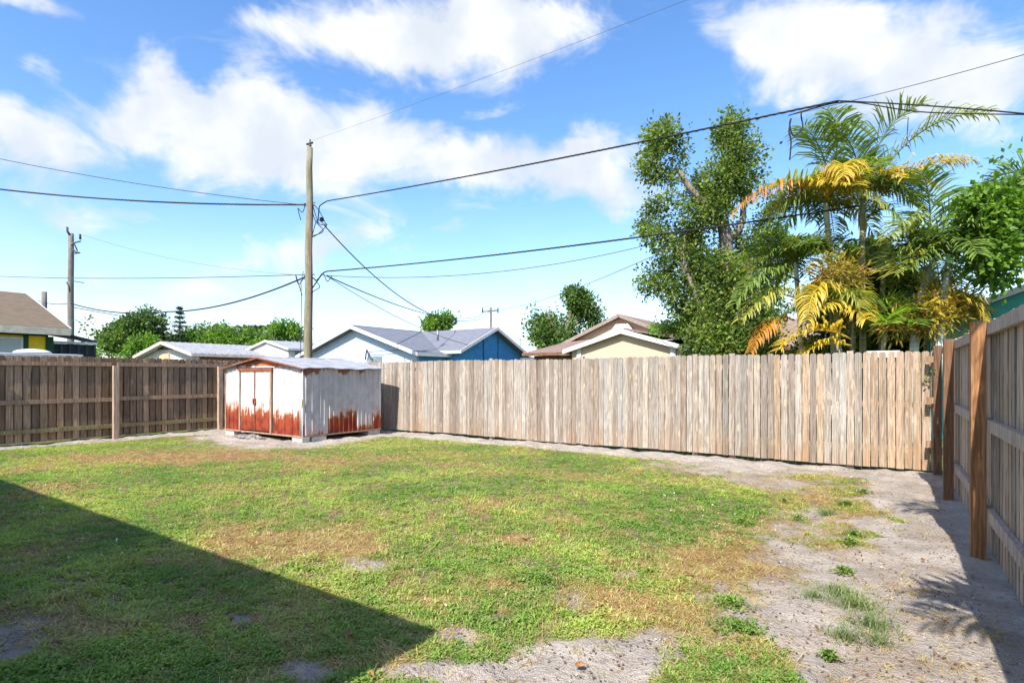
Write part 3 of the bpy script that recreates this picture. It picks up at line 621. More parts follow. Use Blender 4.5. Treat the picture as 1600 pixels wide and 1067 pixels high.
upart(MB().tube([pp(425, -.14, .1), pp(440, -.22, .1), pp(470, -.19, .1), pp(560, -.21, .1), pp(690, -.2, .1)], .012, 5), 'ground_wire', DARKGREY)
for y in (318, 322, 430, 436): upart(MB().tube([pp(y, -.18), pp(y-1, .20)], .018, 6), 'cable_bolt', STEEL)
q = pp(343, .42); upart(MB().box(q.x-.05, q.y-.05, q.z-.06, q.x+.05, q.y+.05, q.z+.06), 'splice_box', BLACK)
def curve(pts, n=14):
    out = []
    for i in range(len(pts)-1):
        p0 = pts[max(i-1, 0)]; p1 = pts[i]; p2 = pts[i+1]; p3 = pts[min(i+2, len(pts)-1)]
        for k in range(n):
            t_ = k/n; out.append(.5*((2*p1)+(p2-p0)*t_+(2*p0-5*p1+4*p2-p3)*t_*t_+(3*p1-p0-3*p2+p3)*t_**3))
    return out+[pts[-1]]
for k, seq in enumerate([[(319, .1), (330, .35), (355, .6), (345, .30), (372, .12)], [(322, .1), (345, .22), (362, .5), (370, .12)], [(318, .12), (350, .35), (352, .62), (366, .35), (372, .12)],
                         [(320, -.1), (333, -.2), (327, -.35), (345, -.25)], [(431, .1), (438, .3), (428, .5), (440, .65), (432, .8)], [(432, .12), (448, .4), (455, .22), (460, .1)], [(432, -.1), (445, -.3), (430, -.4), (462, -.18)]]):
    upart(MB().tube(curve([pp(y, dx, .08) for y, dx in seq], 8), .014, 5), 'jumper_cable', BLACK)
# left pole, stub pole, distant pole
def far_pole(x, ytop, d, r0, r1, label, name='utility_pole'):
    b = P(x, 700, d); b.z = 0; t_ = P(x+1, ytop, d); root = tag(empty(name, b), label, 'pole')
    pts, rs = perturb_tube((b-Vector((0, 0, .3)), t_), r0, r1, 8); o = MB().tube(pts, rs, 10).build('pole_shaft', W_POLE); child(o, root); o.color = (.21, .20, .19, 1); return root
lp = far_pole(110, 365, 28, .17, .115, 'grey utility pole on the far left with two black cutout switches at its top')
for seq, nm, r in (([(105, 355), (105.5, 362), (109, 367)], 'cutout_switch', .055), ([(125, 366), (125.5, 374)], 'cutout_switch', .055), ([(111, 384), (118, 379), (126, 377)], 'bracket_arm', .035), ([(111, 388), (119, 394), (125, 395), (117, 396)], 'transformer_bracket', .04), ([(112, 376), (117, 383), (121, 392)], 'transformer_bracket', .03),
                   ([(104, 441), (108, 448), (109, 456)], 'insulator', .035), ([(108, 438), (125, 441), (131, 442)], 'service_wire', .02)):
    o = MB().tube([P(a, b, 27.7) for a, b in seq], r, 6).build(nm, DARKGREY); child(o, lp)
far_pole(68, 456, 29, .13, .12, 'short cut off wooden pole behind the brown shingle roof', 'pole_stub')
dp = far_pole(766, 480, 62, .15, .11, 'slim distant utility pole beyond the grey shingle roof')
for a, b in ((753, 779),): o = MB().tube([P(a, 487, 62), P(b, 485, 62)], .06, 5).build('crossarm', DARKGREY); child(o, dp)
for a in (754, 766, 778): o = MB().tube([P(a, 489, 62), P(a, 481, 62)], .08, 5).build('insulator', DARKGREY); child(o, dp)
dp2 = far_pole(812, 528, 70, .07, .05, 'tiny distant mast between the blue and tan houses', 'thin_mast')
o = MB().tube([P(809, 531, 70), P(816, 531, 70)], .04, 5).build('crossarm', DARKGREY); child(o, dp2)

# ------------------------------------------------------------------ overhead wires
def span(a, b, sag, n=48): return [a.lerp(b, k/n)-Vector((0, 0, 4*sag*(k/n)*(1-k/n))) for k in range(n+1)]
def sag_for(a, b, x, y):           # sag that makes the span pass through the seen point
    best = (1e9, 0)
    for s in np.linspace(-.2, 3.5, 300):
        for q in span(a, b, s, 40):
            d = q.dot(FW); px = 800+q.dot(RT)/d*FPX; py = HY-(q.z-CH)/d*FPX; e = (px-x)**2+(py-y)**2
            if e < best[0]: best = (e, s)
    return best[1]
def cable(name, pts, r, mat, label, twist=False, cat='cable'):
    mb = MB()
    if not twist: mb.tube(pts, r, 5)
    else:
        L = 0; acc = [0]
        for p, q in zip(pts, pts[1:]): L += (q-p).length; acc.append(L)
        N = int(L/.07); dense = []
        for k in range(N+1):
            s = L*k/N; i = max(0, min(len(pts)-2, int(np.searchsorted(acc, s))-1)); f = (s-acc[i])/(acc[i+1]-acc[i]); dense.append(pts[i].lerp(pts[i+1], f))
        for st in range(3):
            out = []
            for k, p in enumerate(dense):
                tg = (dense[min(k+1, N)]-dense[max(k-1, 0)]).normalized(); u = tg.cross(Vector((0, 0, 1))).normalized(); v_ = tg.cross(u); a = L*k/N/.42*6.283+st*2.094
                out.append(p+(u*math.cos(a)+v_*math.sin(a))*r*.62)
            mb.tube(out, r*.55, 4)
    return tag(mb.build(name, mat), label, cat)
A = P(494, 331, 18.4); E = P(1310, 158, 9.2)
cable('power_cable', [pp(350, .3, .05), P(499, 322, 18.4), P(508, 316, 18.3)]+span(P(512, 314, 18.3), E, sag_for(P(512, 314, 18.3), E, 900, 243)), .018, BLACK, 'thick twisted black cable rising from the shed pole to the upper right', True)
cable('power_cable', [pp(452, .1), P(504, 427, 18.4)]+span(P(510, 424, 18.4), P(1342, 322, 11.2), sag_for(P(510, 424, 18.4), P(1342, 322, 11.2), 950, 377)), .020, BLACK, 'thick twisted cable running low from the pole into the palm fronds', True)
cable('power_cable', span(P(-120, 280, 21), pp(320, -.12), sag_for(P(-120, 280, 21), pp(320, -.12), 240, 315)), .026, BLACK, 'thick black cable leaving the left frame edge for the shed pole', True)
cable('overhead_wire', span(P(-120, 222, 20), pp(321, -.2, .05), sag_for(P(-120, 222, 20), pp(321, -.2, .05), 200, 284)), .013, GREYWIRE, 'thin grey wire, uppermost of the lines from the left frame edge', cat='wire')
cable('overhead_wire', span(P(-150, 423, 30), pp(429, -.1), .25), .014, GREYWIRE, 'nearly level thin wire crossing left of the shed pole at mid height', cat='wire')
cable('power_cable', span(P(108, 473, 28), P(263, 487, 24), .25)+span(P(263, 487, 24), pp(433, -.12), .28)[1:], .028, BLACK, 'black cable from the far left pole sagging up to the shed pole')
cable('overhead_wire', span(P(60, 470, 30), P(108, 474, 28), .1)+span(P(108, 479, 28), P(560, 535, 50), .4), .02, GREYWIRE, 'lowest grey wire from the far left pole passing over the hedge trees', cat='wire')
cable('power_cable', span(pp(352, .5), P(700, 500, 27), .55)+span(P(700, 500, 27), P(762, 494, 60), .2)[1:], .020, BLACK, 'dark cable dropping steeply from the pole to the grey shingle roof')
cable('overhead_wire', span(pp(431, .6), P(766, 486, 62), sag_for(pp(431, .6), P(766, 486, 62), 620, 475)), .022, GREYWIRE, 'thin wire from the shed pole to the distant slim pole', cat='wire')
cable('overhead_wire', span(P(766, 484, 62), P(1030, 396, 20), sag_for(P(766, 484, 62), P(1030, 396, 20), 900, 452)), .014, GREYWIRE, 'thin wire from the distant pole up into the tall leafy tree', cat='wire')
cable('overhead_wire', span(pp(430, .45), P(1120, 352, 18), sag_for(pp(430, .45), P(1120, 352, 18), 700, 431)), .012, GREYWIRE, 'thin sagging wire just beneath the thick low cable into the leafy tree', cat='wire')
cable('overhead_wire', span(pp(434, .7), P(758, 545, 26), .35), .011, GREYWIRE, 'faint wire slanting from the pole down onto the pale blue house', cat='wire')
cable('overhead_wire', span(P(126, 366, 28), P(470, 430, 23), .35), .006, GREYWIRE, 'hair thin wire between the far left pole and the shed pole', cat='wire')
cable('overhead_wire', span(P(1640, 74, 7.5), P(1330, 158, 10), .02)+span(P(1330, 158, 10), P(1235, 180, 10.3), .0)[1:], .006, GREYWIRE, 'thin wire slanting up to the right frame edge under the clouds', cat='wire')
cable('overhead_wire', span(P(1120, -18, 7.5), pp(221), .05), .0028, GREYWIRE, 'thin wire from the top of the shed pole across the sky to the top centre', cat='wire')
cable('power_cable', span(E, P(1680, 186, 8), -.03)[0:], .012, BLACK, 'upper of two black cables behind the top palm frond')
cable('power_cable', curve([P(1232, 181, 9.9), P(1270, 170, 9.6), P(1330, 160, 9.2), P(1450, 176, 8.8), P(1680, 180, 8.1)], 10), .010, BLACK, 'lower of two black cables behind the top palm frond')
cable('drip_loop', curve([P(1310, 159, 9.25), P(1262, 172, 9.6), P(1252, 178, 9.65), P(1254, 200, 9.65), P(1240, 212, 9.7), P(1234, 196, 9.7), P(1236, 186, 9.7), P(1233, 205, 9.7), P(1236, 222, 9.7), P(1234, 250, 9.7)], 8), .013, BLACK, 'black looped splice hanging from the cable left of the palm tops')
cable('overhead_wire', span(P(1120, 523, 19), P(1010, 533, 22), .03), .012, WHITE, 'short pale wire between the tan house roof and the tree trunk', cat='wire')

# ------------------------------------------------------------------ buildings
def part(mb, name, mat, root, col=None): o = mb.build(name, mat); child(o, root); return o
def gable_y(root, xc, zr, xl, xr, slope, y0, y1, wall, roof, trim, over=.35, th=.12, inset=.35, chimney=None, zfloor=0, fascia=.15, wallx=None):
    """ridge along Y, gable wall facing the yard; roof is two slabs, the fascia boards stand proud of them"""
    zl, z2 = zr-slope*(xc-xl), zr-slope*(xr-xc)
    for (xe, ze) in ((xl, zl), (xr, z2)):
        part(MB().prism([(xc, y0, zr), (xe, y0, ze), (xe, y0, ze-th), (xc, y0, zr-th)], (0, y1-y0, 0)), 'roof_slope', roof, root)
        part(MB().prism([(xc, y0-.035, zr+.012), (xe, y0-.035, ze+.012), (xe, y0-.035, ze-fascia), (xc, y0-.035, zr-fascia)], (0, .033, 0)), 'fascia_board', trim, root)
        s = 1 if xe > xc else -1
        part(MB().box(xe+s*.002, y0, ze-fascia, xe+s*.028, y1, ze-.01), 'eave_fascia', trim, root)
    wl, wr = xl+inset, xr-inset; wy = y0+over
    zt = zr-th-.01
    part(MB().prism([(wl, wy, zfloor), (wr, wy, zfloor), (wr, wy, zt-slope*(wr-xc)), (xc, wy, zt), (wl, wy, zt-slope*(xc-wl))], (0, .15, 0)), 'gable_wall', wall, root)
    part(MB().box(wl, wy+.152, zfloor, wl+.15, y1-over, zt-slope*(xc-wl)-.01), 'side_wall', wall, root)
    part(MB().box(wr-.15, wy+.152, zfloor, wr, y1-over, zt-slope*(wr-xc)-.01), 'side_wall', wallx or wall, root)
    return wl, wr, wy
def gable_x(root, yc, zr, y0, y1, slope, x0, x1, wall, roof, trim, over=.35, th=.12, inset=.35, fascia=.14):
    for (ye, s) in ((y0, -1), (y1, 1)):
        ze = zr-slope*abs(yc-ye)
        part(MB().prism([(x0, yc, zr), (x0, ye, ze), (x0, ye, ze-th), (x0, yc, zr-th)], (x1-x0, 0, 0)), 'roof_slope', roof, root)
        for xe, a in ((x1, .002), (x0, -.035)):
            part(MB().prism([(xe+a, yc, zr+.012), (xe+a, ye, ze+.012), (xe+a, ye, ze-fascia), (xe+a, yc, zr-fascia)], (.033, 0, 0)), 'fascia_board', trim, root)
        part(MB().box(x0, ye+s*.002, ze-fascia, x1, ye+s*.028, ze-.01), 'eave_fascia', trim, root)
    w0, w1 = y0+inset, y1-inset; wx = x1-over; zt = zr-th-.01
    part(MB().prism([(wx, w0, 0), (wx, w1, 0), (wx, w1, zt-slope*(w1-yc)), (wx, yc, zt), (wx, w0, zt-slope*(yc-w0))], (-.15, 0, 0)), 'gable_wall', wall, root)
    for yy in (w0, w1-.15): part(MB().box(x0+over, yy, 0, wx-.152, yy+.15, zt-slope*(yc-w0)-.01), 'side_wall', wall, root)
    return wx
# blue house with two joined gables
bh = tag(empty('blue_house', (-19, 21, 0)), 'pale and deep blue house with two gables under a grey shingle roof', 'house')
gable_y(bh, -20.6, 3.78, -24.8, -16.4, .32, 17.0, 26.5, STUC_LBLUE, R_GREY, WHITE, wallx=STUC_BLUE)
wx = gable_x(bh, 21.7, 3.78, 18.9, 24.6, .43, -20.55, -15.6, STUC_BLUE, R_GREY, WHITE)
part(MB().box(wx+.002, 21.0, 2.0, wx+.02, 21.06, 3.3), 'wall_batten', DARKGREY, bh)
part(MB().box(wx+.002, 22.2, 2.0, wx+.02, 22.24, 3.35), 'wall_batten', DARKGREY, bh)
for x_, y_ in ((715, 535), (700, 548), (684, 520)): q = onX(x_, y_, -17.2); part(MB().tube([(q.x, q.y, q.z-.35), (q.x, q.y, q.z+.12)], .05, 8), 'vent_pipe', STEEL, bh)
q = onY(588, 556, 17.34); part(MB().box(q.x-.5, 17.30, q.z-.9, q.x+.35, 17.345, q.z-.03), 'window', GLASS, bh)
q = onY(570, 552, 17.30); mb = MB().tube([(q.x-.9+1.2, 17.2, q.z+.05), (q.x+3.1, 17.2, q.z+.12)], .012, 5)
part(mb, 'service_line', DARKGREY, bh); part(MB().tube(curve([Vector((q.x+.1, 17.25, q.z-.3)), Vector((q.x+.25, 17.2, q.z+.15)), Vector((q.x+.35, 17.22, q.z-.1)), Vector((q.x+.55, 17.25, q.z-.3))], 5), .03, 6), 'service_mast', DARKGREY, bh)
part(MB().box(-20.62, 17.02, 3.775, -20.58, 26.5, 3.80), 'ridge_cap', DARKGREY, bh)
# tan house with a low front gable and a higher rear gable
th_ = tag(empty('tan_house', (-9, 24, 0)), 'tan stucco house with low brown roofs and a white trimmed front gable', 'house')
gable_y(th_, -8.9, 3.32, -11.55, -6.25, .29, 20.9, 26, STUC_TAN, R_TAN, WHITE, over=.25, inset=.30, fascia=.17)
gable_y(th_, -10.75, 4.43, -15.3, -6.2, .415, 25.0, 33, STUC_TAN, R_TAN, plain('taupe_trim', (.27, .21, .175), .8), over=.3, fascia=.16)
part(MB().prism([(-14.1, 21.6, 2.50), (-11.6, 21.6, 2.50), (-11.6, 21.6, 2.40), (-14.1, 21.6, 2.40)], (0, 0, .001)) if False else MB().add([(-14.1,21.6,2.50),(-11.3,21.6,2.50),(-9.5,25.2,3.45),(-13.6,25.2,3.2),(-14.1,21.6,2.38),(-11.3,21.6,2.38),(-9.5,25.2,3.3),(-13.6,25.2,3.05)], [(0,1,2,3),(7,6,5,4),(0,4,5,1),(0,3,7,4),(1,5,6,2),(2,6,7,3)]), 'lean_roof', R_TAN, th_)
part(MB().box(-14.1, 21.57, 2.36, -11.56, 21.597, 2.49), 'eave_fascia', BROWNWALL, th_)
part(MB().box(-13.7, 22.0, 0, -11.3, 22.12, 2.37), 'porch_wall', BROWNWALL, th_)
part(MB().add([(-8.9,21.15,3.40),(-5.0,21.15,2.62),(-5.0,27,2.62),(-8.9,27,3.40),(-8.9,21.15,3.33),(-5.0,21.15,2.53),(-5.0,27,2.53),(-8.9,27,3.33)], [(0,1,2,3),(7,6,5,4),(0,4,5,1),(1,5,6,2),(2,6,7,3),(3,7,4,0)]), 'side_roof', R_TAN, th_)
part(MB().box(-4.98, 21.15, 2.46, -4.955, 27, 2.61), 'eave_fascia', BROWNWALL, th_)
part(MB().box(-6.0, 21.9, 0, -5.3, 26.5, 2.5), 'side_room', BROWNWALL, th_)
q = onY(905, 556, 21.12); part(MB().box(q.x-.1, 21.08, 0, q.x+.10, 21.145, 2.66), 'white_corner_board', WHITE, th_)
q = onY(1052, 550, 21.12); part(MB().box(q.x-.1, 21.08, 0, q.x+.10, 21.145, 2.60), 'white_corner_board', WHITE, th_)
q = onY(971, 510, 24.9); part(MB().prism([(q.x-.75, 24.9, q.z-.42), (q.x+.75, 24.9, q.z-.42), (q.x+.3, 24.9, q.z+.12), (q.x-.3, 24.9, q.z+.12)], (0, .09, 0)), 'gable_vent', WHITE, th_)
# white metal roofed outbuildings
m1 = tag(empty('metal_roofed_building', (-30, 16, 0)), 'low white building with pale corrugated metal roof behind the shaded fence', 'building')
gable_y(m1, -30.5, 3.18, -33.7, -27.4, .215, 13.2, 20.5, STUC_WHITE, SHEET, plain('pinkish_trim', (.62, .50, .44), .8), over=.4, inset=.4, wallx=BROWNWALL, fascia=.14)
q = onY(257, 553, 13.55); part(MB().box(q.x-.5, 13.52, q.z-.4, q.x+.5, 13.595, q.z+.0), 'gable_vent', PEACH, m1); part(MB().box(q.x-.8, 13.50, q.z+.23, q.x+.8, 13.595, q.z+.29), 'vent_hood', DARKGREY, m1)
for k in range(24): part(MB().box(-30.45, 13.25+k*.3, 3.175, -30.40, 13.28+k*.3, 3.185), 'seam', SHEET, m1) if False else None
for k in range(22):
    y_ = 13.35+k*.32; part(MB().prism([(-30.4, y_, 3.165), (-27.42, y_, 2.525), (-27.42, y_, 2.555), (-30.4, y_, 3.195)], (0, .04, 0)), 'roof_rib', SHEET, m1)
m2 = tag(empty('louvred_building', (-27, 19, 0)), 'small white building with dark louvred side windows left of the blue house', 'building')
gable_y(m2, -27.3, 3.33, -29.4, -25.3, .24, 16.9, 21.4, STUC_WHITE, SHEET, WHITE, over=.1, inset=.12, fascia=.1)
part(MB().box(-25.418, 17.3, 2.22, -25.39, 21.1, 2.78), 'window_frame', WHITE, m2)
for k, z in enumerate(np.arange(2.26, 2.72, .09)):
    for a, b in ((17.36, 19.2), (19.26, 21.04)): part(MB().box(-25.388, a, z, -25.36, b, z+.07), 'louvre', LOUVRE, m2)
# yellow house
yh = tag(empty('yellow_house', (-24, 3, 0)), 'yellow house with green trim and weathered brown shingle roof at the left edge', 'house')
q = onX(110, 513, -22.2); Y1 = q.y; ze = q.z
gable_y(yh, -26.6, 4.52, -31.0, -22.2, (4.52-ze)/4.4, -6, Y1, STUC_YEL, R_OLIVE, plain('cream_fascia', (.6, .54, .40), .8), over=.45, inset=.45, fascia=.24, th=.14)
part(MB().prism([(-26.6, Y1+.002, 4.52), (-22.2, Y1+.002, ze+.01), (-22.2, Y1+.002, ze-.2), (-26.6, Y1+.002, 4.3)], (0, .03, 0)), 'fascia_board', WHITE, yh)
wxx = -22.65; wz = ze-.26
part(MB().box(wxx-.001, -5, wz-.02, wxx+.03, Y1-.46, wz+.2), 'frieze_board', GREEN_TRIM, yh)
ya, yb_ = onX(36, 530, wxx).y, onX(44, 530, wxx).y; part(MB().box(wxx+.002, ya, 0, wxx+.035, yb_, wz-.022), 'window_trim', GREEN_TRIM, yh)
yc_, yd = onX(71, 530, wxx).y, Y1-.44; part(MB().box(wxx+.002, yc_, 0, wxx+.05, max(yd, yc_+.2), wz-.022), 'corner_board', GREEN_TRIM, yh)
yw = onX(-40, 530, wxx).y; part(MB().box(wxx+.032, yw, wz-.95, wxx+.06, ya-.01, wz-.08), 'window_frame', WHITE, yh); part(MB().box(wxx+.062, yw+.05, wz-.88, wxx+.07, ya-.07, wz-.15), 'blind', BLIND, yh)
# screened patio beside the yellow house
sp_ = tag(empty('screened_patio', (-25, 9.5, 0)), 'dark screened patio with sloping dark roof beside the yellow house', 'patio')
a = onX(78, 524, -23.9); b = onX(152, 538, -23.9)
part(MB().prism([(-23.9, a.y, 3.05), (-23.9, b.y, 2.72), (-23.9, b.y, 2.62), (-23.9, a.y, 2.9)], (-5, 0, .5)), 'patio_roof', plain('black_roofing', (.03, .035, .045), .6), sp_)
part(MB().box(-23.92, a.y, 2.58, -23.885, b.y, 2.66), 'roof_beam', CAMPER, sp_)
for k in range(6):
    y_ = a.y+.05+(b.y-a.y-.15)*k/5; part(MB().box(-24.0, y_, 0, -23.93, y_+.07, 2.578), 'screen_post', DARKGREY, sp_)
    if k < 5: part(MB().box(-23.975, y_+.072, .1, -23.96, y_+(b.y-a.y-.15)/5-.002, 2.577), 'screen_panel', SCREEN, sp_)
part(MB().box(-28.9, a.y+.3, 0, -28.7, b.y-.1, 2.85), 'back_wall', BROWNWALL, sp_)
# camper behind the fence
cp = tag(empty('camper_trailer', (-18, 4.5, 0)), 'pale camper trailer with domed white roof showing just above the shaded fence', 'trailer')
q = onX(128, 549, -16.8)
part(MB().box(-19.0, 0.2, .45, -16.85, q.y-.2, q.z-.13), 'camper_body', CAMPER, cp)
mb = MB(); n_ = 14
for j in range(2):
    for k in range(n_+1):
        u = k/n_; mb.v.append((-16.72-2.4*u, (0.05, q.y)[j], q.z-.09+.035*math.sin(u*math.pi)))
mb.v += [(x, y, z-.06) for x, y, z in mb.v]; N2 = 2*(n_+1)
for k in range(n_): mb.f += [(k, k+1, k+n_+2, k+n_+1), (k+N2, k+n_+1+N2, k+n_+2+N2, k+1+N2), (k, k+N2, k+1+N2, k+1), (k+n_+1, k+n_+2, k+n_+2+N2, k+n_+1+N2)]
for k in (0, n_): mb.f.append((k, k+n_+1, k+n_+1+N2, k+N2))
mb.sm = [False]*len(mb.f); part(mb, 'camper_roof', WHITE, cp)
qd = onX(55, 545, -17.3); mb = MB(); S = 16
for j in range(6):
    al = j/5*math.pi/2
    for k in range(S): mb.v.append((-17.5+.35*math.cos(al)*math.cos(k/S*6.283), qd.y+.38*math.cos(al)*math.sin(k/S*6.283), q.z-.05+.10*math.sin(al)))
for j in range(5):
    for k in range(S): mb.f.append((j*S+k, j*S+(k+1) % S, (j+1)*S+(k+1) % S, (j+1)*S+k))
mb.sm = [True]*len(mb.f); part(mb, 'roof_vent', WHITE, cp)
for y_ in (1.2, 2.4, 3.6): part(MB().box(-16.848, y_, .5, -16.835, y_+.03, q.z-.135), 'panel_seam', DARKGREY, cp)
for y_ in (1.8, 3.0): part(MB().tube([(-17.05, y_, .34), (-16.83, y_, .34)], .34, 16), 'wheel', BLACK, cp)
# teal house and brown roofed house on the right
te = tag(empty('teal_house', (5, 20, 0)), 'teal house with dark shingle roof behind the palms at the right', 'house')
gable_y(te, 5.2, 4.5, .35, 10.0, .40, 15.6, 25, TEAL, R_OLIVE, WHITE, over=.4, inset=.4, fascia=.13)
q = onY(1462, 528, 15.98); part(MB().box(q.x-.1, 15.9, 0, q.x+.1, 15.995, 2.65), 'white_door_post', WHITE, te)
br = tag(empty('brown_roof_house', (-1, 27, 0)), 'brown shingle roof house mostly hidden behind the tree and palms', 'house')
gable_x(br, 27.0, 3.95, 23.6, 30.4, .40, -4.9, 4.0, STUC_TAN, R_BROWN, BROWNWALL)
wb = tag(empty('white_utility_box', onY(1385, 560, 13)), 'low white box structure just beyond the fence below the palms', 'box')
q0, q1 = onY(1358, 551, 13), onY(1402, 551, 13)
part(MB().box(q0.x, 12.98, 0, q1.x, 13.8, q0.z-.10), 'box_body', DARKGREY, wb); part(MB().box(q0.x-.04, 12.94, q0.z-.098, q1.x+.04, 13.84, q0.z+.03), 'box_lid', WHITE, wb)
# the house whose shadow lies across the lawn (behind the camera)
hh = tag(empty('white_house', (-8, -4, 0)), 'white stucco house behind the viewpoint whose eave shades the lawn', 'house')
part(MB().box(-12.6, -8.6, 0, -2.45, -.75, 2.4), 'house_wall', STUC_WHITE, hh)
part(MB().add([(-13.2,-9.2,2.42),(-1.87,-9.2,2.42),(-1.87,-.08,2.42),(-13.2,-.08,2.42),(-13.2,-9.2,2.58),(-1.87,-9.2,2.58),(-1.87,-.08,2.58),(-13.2,-.08,2.58),(-9.2,-4.6,3.8),(-5.8,-4.6,3.8)],
     [(3,2,1,0),(0,1,5,4),(1,2,6,5),(2,3,7,6),(3,0,4,7),(4,5,9,8),(6,7,8,9),(5,6,9),(7,4,8)]), 'roof', R_OLIVE, hh)
for x_ in (-10.8, -6.0): part(MB().box(x_, -.748, .9, x_+1.6, -.70, 2.05), 'window_frame', WHITE, hh); part(MB().box(x_+.06, -.698, .96, x_+1.54, -.69, 1.99), 'window_pane', GLASS, hh)

# ------------------------------------------------------------------ foliage
def leaf_mesh(name, blobs, n, size, mat, twig=.28, per=14, shell=.75, up=.35, long=1.6, seed=0, ragged=.09, gap=-1.1):
    r = np.random.default_rng(seed); C_ = np.array([b[0] for b in blobs], float); R_ = np.array([b[1] for b in blobs], float)
    w_ = R_.prod(1)**(2/3); w_ /= w_.sum(); nt = max(1, n//per); bi = r.choice(len(blobs), nt, p=w_)
    u = r.normal(size=(nt, 3)); u /= np.linalg.norm(u, axis=1)[:, None]
    rad = np.where(r.random(nt) < shell, 1-np.abs(r.normal(0, .13, nt)), r.random(nt)**.5*.9)
    rad *= 1+.28*(np.sin(u[:, 0]*7+bi*2.3)*np.sin(u[:, 2]*6+bi*1.7)*np.cos(u[:, 1]*5+bi)); rad += np.abs(r.normal(0, ragged, nt))
    tc_ = C_[bi]+u*R_[bi]*rad[:, None]; g_ = np.zeros(nt)
    for q_ in range(9): kv = r.normal(size=3); kv *= 1/(twig*r.uniform(.55, 1.5))/np.linalg.norm(kv); g_ += np.sin(tc_@kv+r.uniform(0, 6.28))
    tc_ = tc_[g_ > gap]; u = u[g_ > gap]; nt = len(tc_); k = np.repeat(np.arange(nt), per); m = len(k)
    out = u[k]; off = r.normal(size=(m, 3))*twig*.42; p = tc_[k]+off
    d = off/np.maximum(np.linalg.norm(off, axis=1), 1e-6)[:, None]+r.normal(size=(m, 3))*.5+out*.4; d[:, 2] -= .15; d /= np.linalg.norm(d, axis=1)[:, None]
    nn = out*.5+r.normal(size=(m, 3))*.55; nn[:, 2] += up; s = np.cross(d, nn); s /= np.maximum(np.linalg.norm(s, axis=1), 1e-6)[:, None]
    nr = np.cross(s, d); L_ = size*r.uniform(.65, 1.25, m)[:, None]; W_ = L_/long
    V = np.stack([p, p+d*L_*.45-s*W_*.5+nr*W_*.12, p+d*L_, p+d*L_*.45+s*W_*.5+nr*W_*.12], 1).reshape(-1, 3)
    b = np.arange(m)[:, None]*4; F = np.concatenate([b+np.array([[0, 1, 2]]), b+np.array([[0, 2, 3]])], 1).reshape(-1, 3)
    return np_mesh(name, V, F, mat)
def PB(lst, d):      # lobes given as (seen x, seen y, seen radius x, radius y, depth offset)
    out = []
    for q in lst:
        x, y, rx, ry = q[:4]; dz = q[4] if len(q) > 4 else 0; k = (d+dz)/FPX; out.append((tuple(P(x, y, d+dz)), (rx*k, (rx+ry)*.5*k, ry*k)))
    return out
def limb(a, b, r0, r1, bend=.12, n=7, seed=1):
    R = random.Random(seed); pts = [a.lerp(b, k/n)+Vector((R.uniform(-1, 1), R.uniform(-1, 1), R.uniform(-.3, .3)))*bend*(0 < k < n) for k in range(n+1)]; return pts, [r0+(r1-r0)*k/n for k in range(n+1)]
def tree(name, label, lobes, d, n, size, mat, trunk, cat='tree', group=None, **kw):
    base = P(trunk[0][0], 600, d); base.z = 0; root = tag(empty(name, base), label, cat, group)
    o = link('crown', leaf_mesh('crown', PB(lobes, d), n, size, mat, seed=abs(hash(label)) % 1 + int(trunk[0][0]), **kw)); child(o, root)
    for k, tr in enumerate(trunk):
        pts = []
        for j, q in enumerate(tr[2:] if len(tr) > 2 else []): pass
        mb = MB(); q = tr[1]; pp_ = [P(a, b, d) for a, b in q]
        if k == 0: pp_[0].z = -.2
        mb.tube(curve(pp_, 5) if len(pp_) > 2 else pp_, [tr[2]+(tr[3]-tr[2])*i/((len(pp_)-1)*5 if len(pp_) > 2 else 1) for i in range(((len(pp_)-1)*5+1) if len(pp_) > 2 else 2)], 9)
        part(mb, 'trunk' if k == 0 else 'limb', BARK, root)
    return root
tree('leafy_tree', 'tall dark leafy tree with two ragged upright tops behind the back fence',
     [(1042,240,30,42),(1035,215,24,24),(1022,262,20,24),(1150,225,28,44),(1158,268,38,36),(1128,290,40,34),(1105,305,28,26,.5),(1140,205,18,20),(1045,355,40,46),(1020,335,20,28),(1060,395,34,32,.4),(1090,345,22,26),
      (1055,425,48,30),(1025,440,28,18),(1095,460,50,40),(1130,420,44,40,.8),(1180,370,38,36,.3),(1195,320,22,30,.4),(1175,430,40,46,.8),(1120,505,48,36),(1165,505,46,38,.3),(1088,492,28,30,.4),(1200,480,32,50,.6),(1210,400,28,36,1),(1130,440,34,40,-.9),(1128,500,44,40,-.9),(1085,420,26,30,-.6),(1120,330,20,20,-.3)],
     16.2, 84000, .105, L_FICUS, [(1138, [(1138, 600), (1136, 500), (1138, 420), (1130, 350)], .24, .17), (1, [(1130, 352), (1108, 322), (1080, 296), (1062, 268)], .15, .07), (1, [(1134, 380), (1160, 345), (1158, 270)], .13, .06), (1, [(1108, 560), (1104, 500), (1072, 420), (1068, 370)], .17, .09), (1, [(1164, 560), (1166, 450), (1180, 395)], .16, .09)], twig=.28, ragged=.06, gap=-.95)
tree('leafy_tree', 'round dark green tree rising between the blue and tan houses',
     [(868,478,26,20),(898,474,24,18),(892,465,22,14),(852,492,18,18),(915,492,22,20),(880,500,30,20),(846,525,22,22),(862,535,30,20),(915,515,22,16),(930,498,12,14),(898,458,12,6)],
     42, 17000, .26, L_FAR, [(880, [(880, 600), (884, 530), (890, 490)], .30, .15), (1, [(884, 530), (860, 505), (858, 485)], .2, .08), (1, [(886, 520), (915, 490)], .18, .08)], twig=.5, ragged=.12, gap=-.7, shell=.65)
